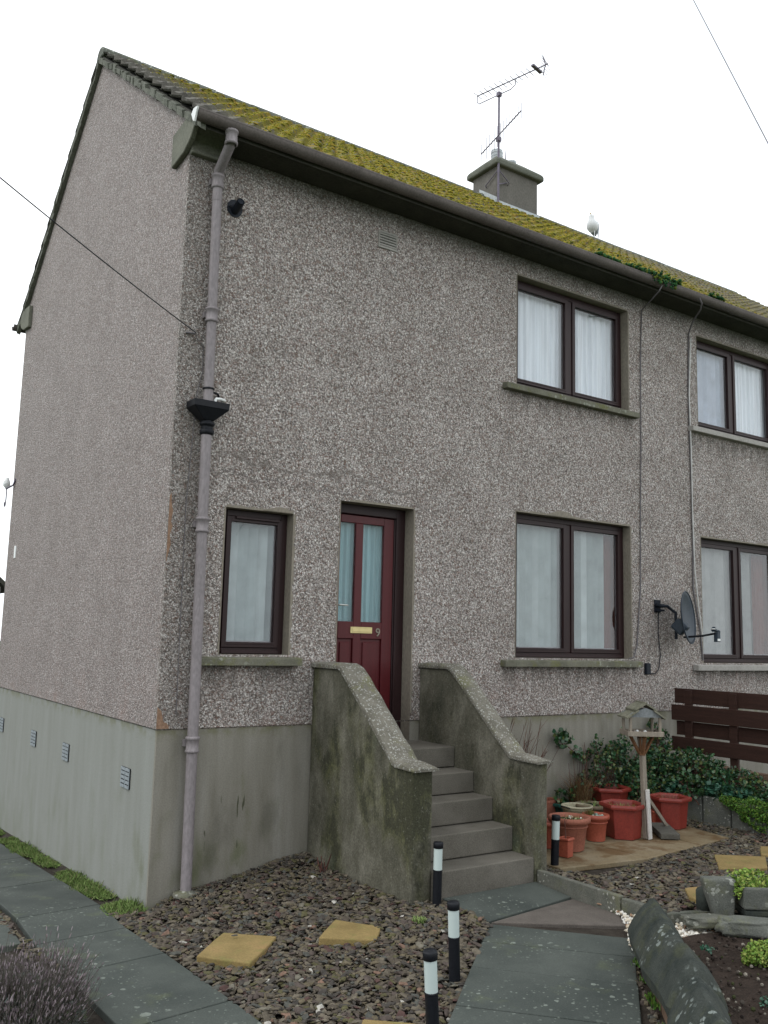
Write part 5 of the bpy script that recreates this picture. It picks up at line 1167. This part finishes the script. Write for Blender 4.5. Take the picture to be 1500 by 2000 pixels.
def rock(px, py, z, sx_, sy_, sz_, rz_, label, mat='kerb', seed=0):
    c = at(px, py, z=z); v2, f2 = ico(4); R3 = Matrix.Rotation(rz_, 3, 'Z')
    vs = []
    for p_ in v2:
        p3 = np.sign(p_)*np.abs(p_)**.6; k_ = 1+.22*mnoise.noise(Vector(p_)*1.7+Vector((seed, 0, 0)))+.13*mnoise.noise(Vector(p_)*4+Vector((seed, 0, 0)))+.05*mnoise.noise(Vector(p_)*12+Vector((seed, 3, 0)))
        vs.append(R3 @ Vector((p3[0]*sx_*k_, p3[1]*sy_*k_, p3[2]*sz_*k_))+Vector((c[0], c[1], z)))
    q = MB(); q.add(vs, f2, True); return tag(q.build('edging_stone', mat), label, 'stone', 'rough stones edging the soil bed')
rock(1385, 1800, .20, .17, .07, .035, rad(-38), 'flat greenish edging stone between the pebbles and the soil bed', 'kerb', 1)
rock(1475, 1812, .21, .22, .07, .055, rad(-40), 'long rough edging stone below the trough at the right edge', 'block', 5)
rock(1450, 1775, .20, .22, .05, .03, rad(-40), 'thin dark stone under the front of the trough', 'copstone', 9)
p = at(1478, 1868, z=.2); cp_ = thing('cushion_plant', 'low bright green cushion plant in the soil bed at the right edge', 'plant', (p[0], p[1], .18)); foliage('leaves', cp_, [(p[0]+.03, p[1]-.03, .19, .13, .11, .07)], 2600, .010, .02, 'leaflime')
p = at(1382, 1862, z=.19); t = thing('seedling', 'tiny green seedling near the coping wall in the soil bed', 'weed', (p[0], p[1], .18)); foliage('leaves', t, [(p[0], p[1], .19, .03, .03, .008)], 26, .012, .022, 'leafcyan')
p = at(1495, 1952, z=.19); t = thing('seedling', 'small blue-green seedling at the right edge of the soil bed', 'weed', (p[0], p[1], .18)); foliage('leaves', t, [(p[0], p[1], .19, .035, .035, .01)], 40, .012, .022, 'leafcyan')
p = at(1012-1+200, 1765, z=.13)
bp = MB(); c = at(1190, 1769, z=.13); bp.add(vars_[0]*np.array([.03, .022, .018])+np.array([c[0], c[1], .145]), if1, True); tag(bp.build('brown_pebble', M_noise('tan_pebble', (.3, .17, .10), (.4, .25, .15), 20)), 'brown pebble on the path corner by the edging strip', 'stone')

# ------------------------------------------------------------------ aerials, dish, cables, gull
an = thing('tv_aerial', 'two rooftop television aerials on one mast strapped to the chimney', 'aerial', (CX0-.03, CY0-.05, 8.2))
mxp, myp = CX0-.02, CY0-.05; zb_ = float(at(970, 398, y=myp)[2]); ztop = float(at(973, 184, y=myp)[2])
q = MB(); q.tube([(mxp, myp, zb_), (mxp, myp, ztop+.03)], .015, 8)
q.build('mast', 'alu', an)
kb = float(at(970, 345, y=myp)[2]); q = MB()
q.tube([(mxp, myp, kb+.12), (mxp+.2, myp+.0, kb-.02), (mxp+.22, CY0, kb-.03)], .008, 6); q.tube([(mxp, myp, kb+.12), (mxp-.01, myp+.26, kb-.02), (CX0, myp+.28, kb-.03)], .008, 6); q.tube([(mxp, myp, kb-.1), (mxp+.2, CY0-.01, kb-.0)], .007, 6); q.build('bracket', 'alu', an)
z1_ = float(at(973, 172, y=myp)[2]); A1 = at(934, 190, z=z1_); 
def on(px, py, z): return Vector(at(px, py, z=z))
pm_ = Vector((mxp, myp, ztop)); 
bearing = rad(-14); dv = Vector((math.sin(bearing), math.cos(bearing), 0)); pv_ = Vector((dv.y, -dv.x, 0))
bm_ = pm_+Vector((0, 0, .13)); scl = 1.0
e1 = bm_+dv*.38; e2_ = bm_-dv*.80
q = MB(); q.tube([e1, e2_], .009, 6); q.build('boom', 'alu', an)
q = MB(); q.tube([e1, e1-Vector((0, 0, .10)), e1-Vector((0, 0, .135))-dv*.03, pm_-Vector((0, 0, .0)), pm_-dv*.20-Vector((0, 0, .0)), pm_-dv*.27+Vector((0, 0, .04)), pm_-dv*.285+Vector((0, 0, .13))], .007, 6)
q.box(mxp-.028, mxp+.028, myp-.028, myp+.028, ztop-.03, ztop+.03); q.build('cradle', 'alu', an)
for k in range(12):
    q = MB(); c = bm_+dv*(.37-k*.088); q.tube([c-pv_*.10, c+pv_*.10], .0045, 4); q.build('element', 'alu', an)
q = MB(); c = bm_-dv*.62; q.bar(c-pv_*.11+Vector((0, 0, .0)), c+pv_*.11, .045, .025); q.build('dipole', 'alu', an); q = MB(); q.tube([c, c-dv*.16], .008, 6)
for s_ in (-1, 1):
    for j in range(4): q.tube([c-dv*.14+Vector((0, 0, s_*(.02+.035*j)))-pv_*.11, c-dv*(.14-.02*j)+Vector((0, 0, s_*(.02+.035*j)))+pv_*.11], .003, 4)
    q.tube([c-dv*.14, c-dv*.10+Vector((0, 0, s_*.14))], .008, 5)
q.build('reflector', 'alu', an)
zl = float(at(968, 270, y=myp)[2]); bearing = rad(13.7); dv = Vector((math.sin(bearing), math.cos(bearing), 0)); pc_ = Vector((mxp, myp, zl))
L1 = on(940, 301, zl)-pc_; L2 = on(1018, 216, zl)-pc_
far_, nea_ = max(L1.length, .1), max(L2.length, .1)
q = MB(); q.tube([pc_+L1.normalized()*min(far_, 1.3), pc_+L2.normalized()*min(nea_, 1.3)], .009, 6); q.box(mxp-.028, mxp+.028, myp-.028, myp+.028, zl-.03, zl+.03); q.build('boom', 'alu', an)
for k in range(15):
    q = MB(); f = k/14; c = (pc_+L1.normalized()*min(far_, 1.3)).lerp(pc_+L2.normalized()*min(nea_, 1.3), f); h = .17-.08*abs(f-.25); q.tube([c-Vector((0, 0, h)), c+Vector((0, 0, h))], .0042, 4); q.build('element', 'alu', an)

# satellite dish
ctr = Vector(at(1345, 1206, y=-.27)); vdir = Vector(ray(1345, 1206)).normalized(); n_ = vdir.cross(Vector((0, 0, 1))).normalized(); n_ = (n_*.965 - vdir*.26 + Vector((0, 0, .10))).normalized()
sdh = thing('satellite_dish', 'dark grey satellite dish on a bent wall arm between the lower windows', 'satellite dish', ctr)
up_ = (Vector((0, 0, 1))-n_*n_.z).normalized(); rt_ = up_.cross(n_)
q = MB(); rings = 9; m = 36; vs = [ctr-n_*.055]
for i in range(1, rings+1):
    f = i/rings
    for j in range(m):
        a_ = 2*math.pi*j/m; vs.append(ctr+(rt_*math.cos(a_)*.255+up_*math.sin(a_)*.285)*f-n_*.055*(1-f*f))
fs = [(0, 1+j, 1+(j+1) % m) for j in range(m)]+[(1+(i-1)*m+j, 1+i*m+j, 1+i*m+(j+1) % m, 1+(i-1)*m+(j+1) % m) for i in range(1, rings) for j in range(m)]
q.add(vs, fs, True); dd_ = q.build('reflector', 'dishm', sdh); sm_ = dd_.modifiers.new('s', 'SOLIDIFY'); sm_.thickness = .008; sm_.offset = 1
q = MB(); q.tube([ctr+(rt_*math.cos(a_)*.257+up_*math.sin(a_)*.287) for a_ in np.linspace(0, 2*math.pi, 37)], .006, 6, False); q.build('rim', 'dishm', sdh)
lnb = Vector(at(1394, 1240, y=-.72)); lb0 = ctr-up_*.21-n_*.03
lnb = lb0+n_*.29+Vector((0, 0, .015)); q = MB(); q.tube([lb0-n_*.05, lb0+n_*.15, lnb], .011, 8); q.build('feed_arm', 'black', sdh)
q = MB(); q.tube([lnb+Vector((-.03, 0, .045)), lnb+Vector((.0, -.0, .035)), lnb+Vector((.05, -.02, .02))], [.03, .016, .014], 12); q.box(lnb.x-.0, lnb.x+.05, lnb.y-.03, lnb.y+.02, lnb.z-.09, lnb.z+.015); q.build('receiver', 'dishm', sdh, .003)
q = MB(); q.lathe([(.0, -.006), (.028, -.004), (.028, .004), (0, .006)], 14, lnb+Vector((-.035, 0, .048))); q.build('receiver_cap', 'white', sdh); q = MB(); q.box(lnb.x-.004, lnb.x+.042, lnb.y-.034, lnb.y-.029, lnb.z-.08, lnb.z-.055); q.build('receiver_sticker', 'white', sdh)
wm = Vector(at(1283, 1184, y=0)); q = MB(); q.box(wm.x-.05, wm.x+.05, -.012, -.001, wm.z-.07, wm.z+.07); q.box(wm.x-.06, wm.x+.07, -.05, -.012, wm.z-.055, wm.z-.035); q.box(wm.x-.06, wm.x+.07, -.05, -.012, wm.z+.005, wm.z+.025)
back = ctr-n_*.14; q.tube([wm+Vector((0, -.02, 0)), wm+Vector((.03, -.12, 0)), Vector((back.x-.02, min(-.05, back.y+.08), wm.z-.01)), Vector((back.x, back.y, wm.z-.07)), Vector((back.x, back.y, wm.z-.2)), Vector((back.x, back.y, wm.z-.36))], .017, 10); q.build('wall_arm', 'navy', sdh)
q = MB(); q.bar(back-Vector((0, 0, .14))+n_*.0, ctr-n_*.05-up_*.05, .11, .15); q.build('clamp', 'dishm', sdh, .02, seg=2)
cb_ = thing('dish_cable', 'black cable hanging from the dish arm down to a small junction box', 'cable', (wm.x, 0, wm.z)); q = MB()
bxp = Vector(at(1262, 1306, y=0)); q.tube([(wm.x, -.02, wm.z-.05), (wm.x+.0, -.012, wm.z-.3), (wm.x+.03, -.012, bxp.z+.15), (wm.x-.0, -.012, bxp.z-.0), (wm.x-.06, -.012, bxp.z-.055), (bxp.x+.04, -.012, bxp.z-.05)], .006, 6); q.build('cable', 'wire', cb_)
q = MB(); q.box(bxp.x-.035, bxp.x+.035, -.04, -.001, bxp.z-.06, bxp.z+.06); q.build('junction_box', 'navy', cb_, .006)

def wire(name, pts, r, mat, label, cat='cable', group=None):
    q = MB(); q.tube(pts, r, 6); return tag(q.build(name, mat), label, cat, group)
def sag(a, b, s, n=24): a, b = Vector(a), Vector(b); return [a.lerp(b, i/n)-Vector((0, 0, s*4*(i/n)*(1-i/n))) for i in range(n+1)]
P0 = Vector(at(383, 650, y=-.05)); far = Vector(at(0, 338, d=5.4)); ext = P0+(far-P0)*1.5
wire('phone_line', sag(P0, ext, .03), .0046, 'wire', 'thin overhead phone line running from the house corner out to the left')
P0v = P0; q = MB(); q.tube([P0v, (.13, -.03, P0v.z-.03), (.20, -.012, P0v.z-.08), (.205, -.010, P0v.z-.3), (.17, -.010, 3.8), (.13, -.010, 2.9), (.145, -.010, 1.3)], .0035, 5); q.tube([(.05, -.004, P0v.z+.0), (.12, -.03, P0v.z-.0)], .008, 6)
tag(q.build('phone_lead', 'wireg'), 'thin grey phone lead clipped down the wall left of the downpipe', 'cable')
a = Vector(at(1352, -8, d=9)); b = Vector(at(1504, 284, d=7)); wire('overhead_wire', sag(a+(a-b)*2, b+(b-a)*1, .02), .0042, 'wireg', 'pale overhead wire crossing the sky at the top right corner')
def wallcable(px, label, mat, r=.006):
    pts = []
    for (x, y) in px: p_ = at(x, y, y=-.012); pts.append(tuple(p_))
    return pts
g0 = Vector((at(1293, 558, y=-.41))); pts = [tuple(g0), tuple(Vector(at(1288, 568, y=-.40))), tuple(at(1270, 588, y=-.2))]+wallcable([(1253, 606), (1251, 700), (1252, 872), (1251, 1000), (1251, 1150), (1246, 1230), (1244, 1262)], '', 'wire')+[tuple(at(1238, 1284, y=-.02)), tuple(at(1229, 1286, y=-.03))]
wire('wall_cable', pts, .0075, 'wireg', 'thin grey cable running from the gutter down beside the net-curtained window')
pts = [tuple(at(1366, 582, y=-.42)), tuple(at(1371, 592, y=-.43)), tuple(at(1368, 605, y=-.36)), tuple(at(1352, 630, y=-.12))]+wallcable([(1345, 652), (1344, 750), (1347, 850), (1352, 1000), (1353, 1060), (1354, 1150), (1368, 1235), (1373, 1290)], '', 'w')
wire('wall_cable', pts, .009, 'wireg', 'dark cable looping over the gutter and down beside the far house windows')
pts = [tuple(at(1349, 660, y=-.025)), tuple(at(1346, 770, y=-.025)), tuple(at(1350, 880, y=-.025)), tuple(at(1353, 1010, y=-.025)), tuple(at(1357, 1110, y=-.025)), tuple(at(1365, 1190, y=-.025)), tuple(at(1372, 1240, y=-.025))]
wire('wall_cable', pts, .008, 'wirew', 'white cable clipped alongside the dark cable by the far house windows')
def onroof(px, py):
    d = ray(px, py); # intersect tile plane z = VZ+.15+SL*y
    t = (VZ+.15+SL*CAM[1]-CAM[2])/(d[2]-SL*d[1]); return tuple(CAM+d*t)
wire('roof_cable', [onroof(a, b) for a, b in ((1137, 482), (1150, 487), (1165, 500), (1180, 503), (1195, 510), (1206, 515))], .010, 'wirew', 'short white cable lying loose on the mossy tiles')
hk = thing('wire_bracket', 'old insulator bracket with white knob and hook on the far gable corner', 'bracket', (0, 5.42, 3.74)); q = MB()
q.tube([(.0, 5.40, 3.80), (-.02, 5.44, 3.72), (-.05, 5.62, 3.70), (-.05, 5.70, 3.70)], .012, 6); q.tube([(-.05, 5.66, 3.70), (-.05, 5.66, 3.56), (-.05, 5.68, 3.48), (-.05, 5.73, 3.47), (-.05, 5.75, 3.53)], .007, 6); q.build('arm', 'alu', hk)
q = MB(); q.lathe([(.02, -.03), (.045, 0), (.045, .05), (.03, .075), (.025, .10), (0, .11)], 12, (-.05, 5.69, 3.74)); q.build('insulator', 'white', hk)

# gull
gx = 7.745; gl = thing('seagull', 'white and grey gull standing on the roof ridge', 'bird', (gx, RY, VZ+SL*RY+.165), None, rad(205))
q = MB(); body = [(-.19, .0, .10, .008, .008), (-.13, 0, .125, .035, .022), (-.06, 0, .165, .062, .058), (.0, 0, .205, .078, .078), (.045, 0, .245, .070, .075), (.07, 0, .29, .045, .05), (.075, 0, .325, .034, .036), (.08, 0, .352, .036, .038), (.088, 0, .378, .030, .03), (.10, 0, .395, .010, .010)]
m = 14; vs = []
body = [(x*.8, y, z*.92, rw*1.3, rh*1.2) for x, y, z, rw, rh in body]
for i, (x, y, z, rw, rh) in enumerate(body):
    a = body[max(0, i-1)]; b = body[min(len(body)-1, i+1)]; t = Vector((b[0]-a[0], 0, b[2]-a[2])).normalized(); u = Vector((-t.z, 0, t.x))
    for j in range(m): th_ = 2*math.pi*j/m; vs.append(Vector((x, 0, z))+Vector((0, 1, 0))*rw*math.cos(th_)+u*rh*math.sin(th_))
q.add(vs, [(i*m+j, i*m+(j+1) % m, (i+1)*m+(j+1) % m, (i+1)*m+j) for i in range(len(body)-1) for j in range(m)], True); q.add(vs[-m:], [tuple(range(m))]); q.add(vs[:m], [tuple(range(m))[::-1]])
q.tube([(-.0, .028, .17), (.0, .03, .06), (.0, .03, .0), (.04, .03, .0)], [.012, .005, .005, .004], 6); q.tube([(-.0, -.028, .17), (.0, -.03, .06), (.0, -.03, .0), (.04, -.03, .0)], [.012, .005, .005, .004], 6)
q.build('body', 'gull', gl, local=True)
for s_ in (-1, 1):
    q = MB(); q.add([(.02, s_*.09, .24), (-.03, s_*.10, .20), (-.12, s_*.06, .135), (-.235, s_*.02, .075), (-.12, s_*.045, .105), (-.0, s_*.07, .15)], [(0, 1, 2, 3, 4, 5)]); w_ = q.build('wing', M_noise('gull_wing', (.34, .38, .42), (.42, .46, .5), 8), gl, local=True); sm_ = w_.modifiers.new('s', 'SOLIDIFY'); sm_.thickness = .008
q = MB(); q.tube([(.10, 0, .362), (.135, 0, .357), (.155, 0, .35)], [.011, .008, .003], 8); q.build('beak', M_noise('gull_beak', (.6, .4, .05), (.65, .45, .08), 8), gl, local=True)

# far neighbouring house glimpsed past the gable corner
nb = thing('neighbouring_house', 'distant grey gabled house glimpsed past the left gable corner', 'house', (-8, 26, -1))
pe = at(9, 1147, y=24.); xe, ze = float(pe[0]), float(pe[2]); hx = 8.; mz = ze+3.6
q = MB(); q.add([(xe-hx, 24, -3), (xe-.12, 24, -3), (xe-.12, 24, ze), (xe-hx/2, 24, mz-.1), (xe-hx, 24, ze)], [(0, 1, 2, 3, 4)])
q.box(xe-hx, xe-.12, 24.01, 32, -3, ze-.01); q.build('wall', M_noise('far_harling', (.24, .225, .21), (.32, .30, .285), 3, .9, .3, .01), nb)
q = MB(); q.prism([(xe+.15, ze-.16), (xe-hx/2, mz), (xe-hx-.25, ze-.16), (xe-hx-.25, ze-.0), (xe-hx/2, mz+.2), (xe+.15, ze+.0)], 23.8, 32.2, 'y'); q.build('roof', 'soffit', nb)
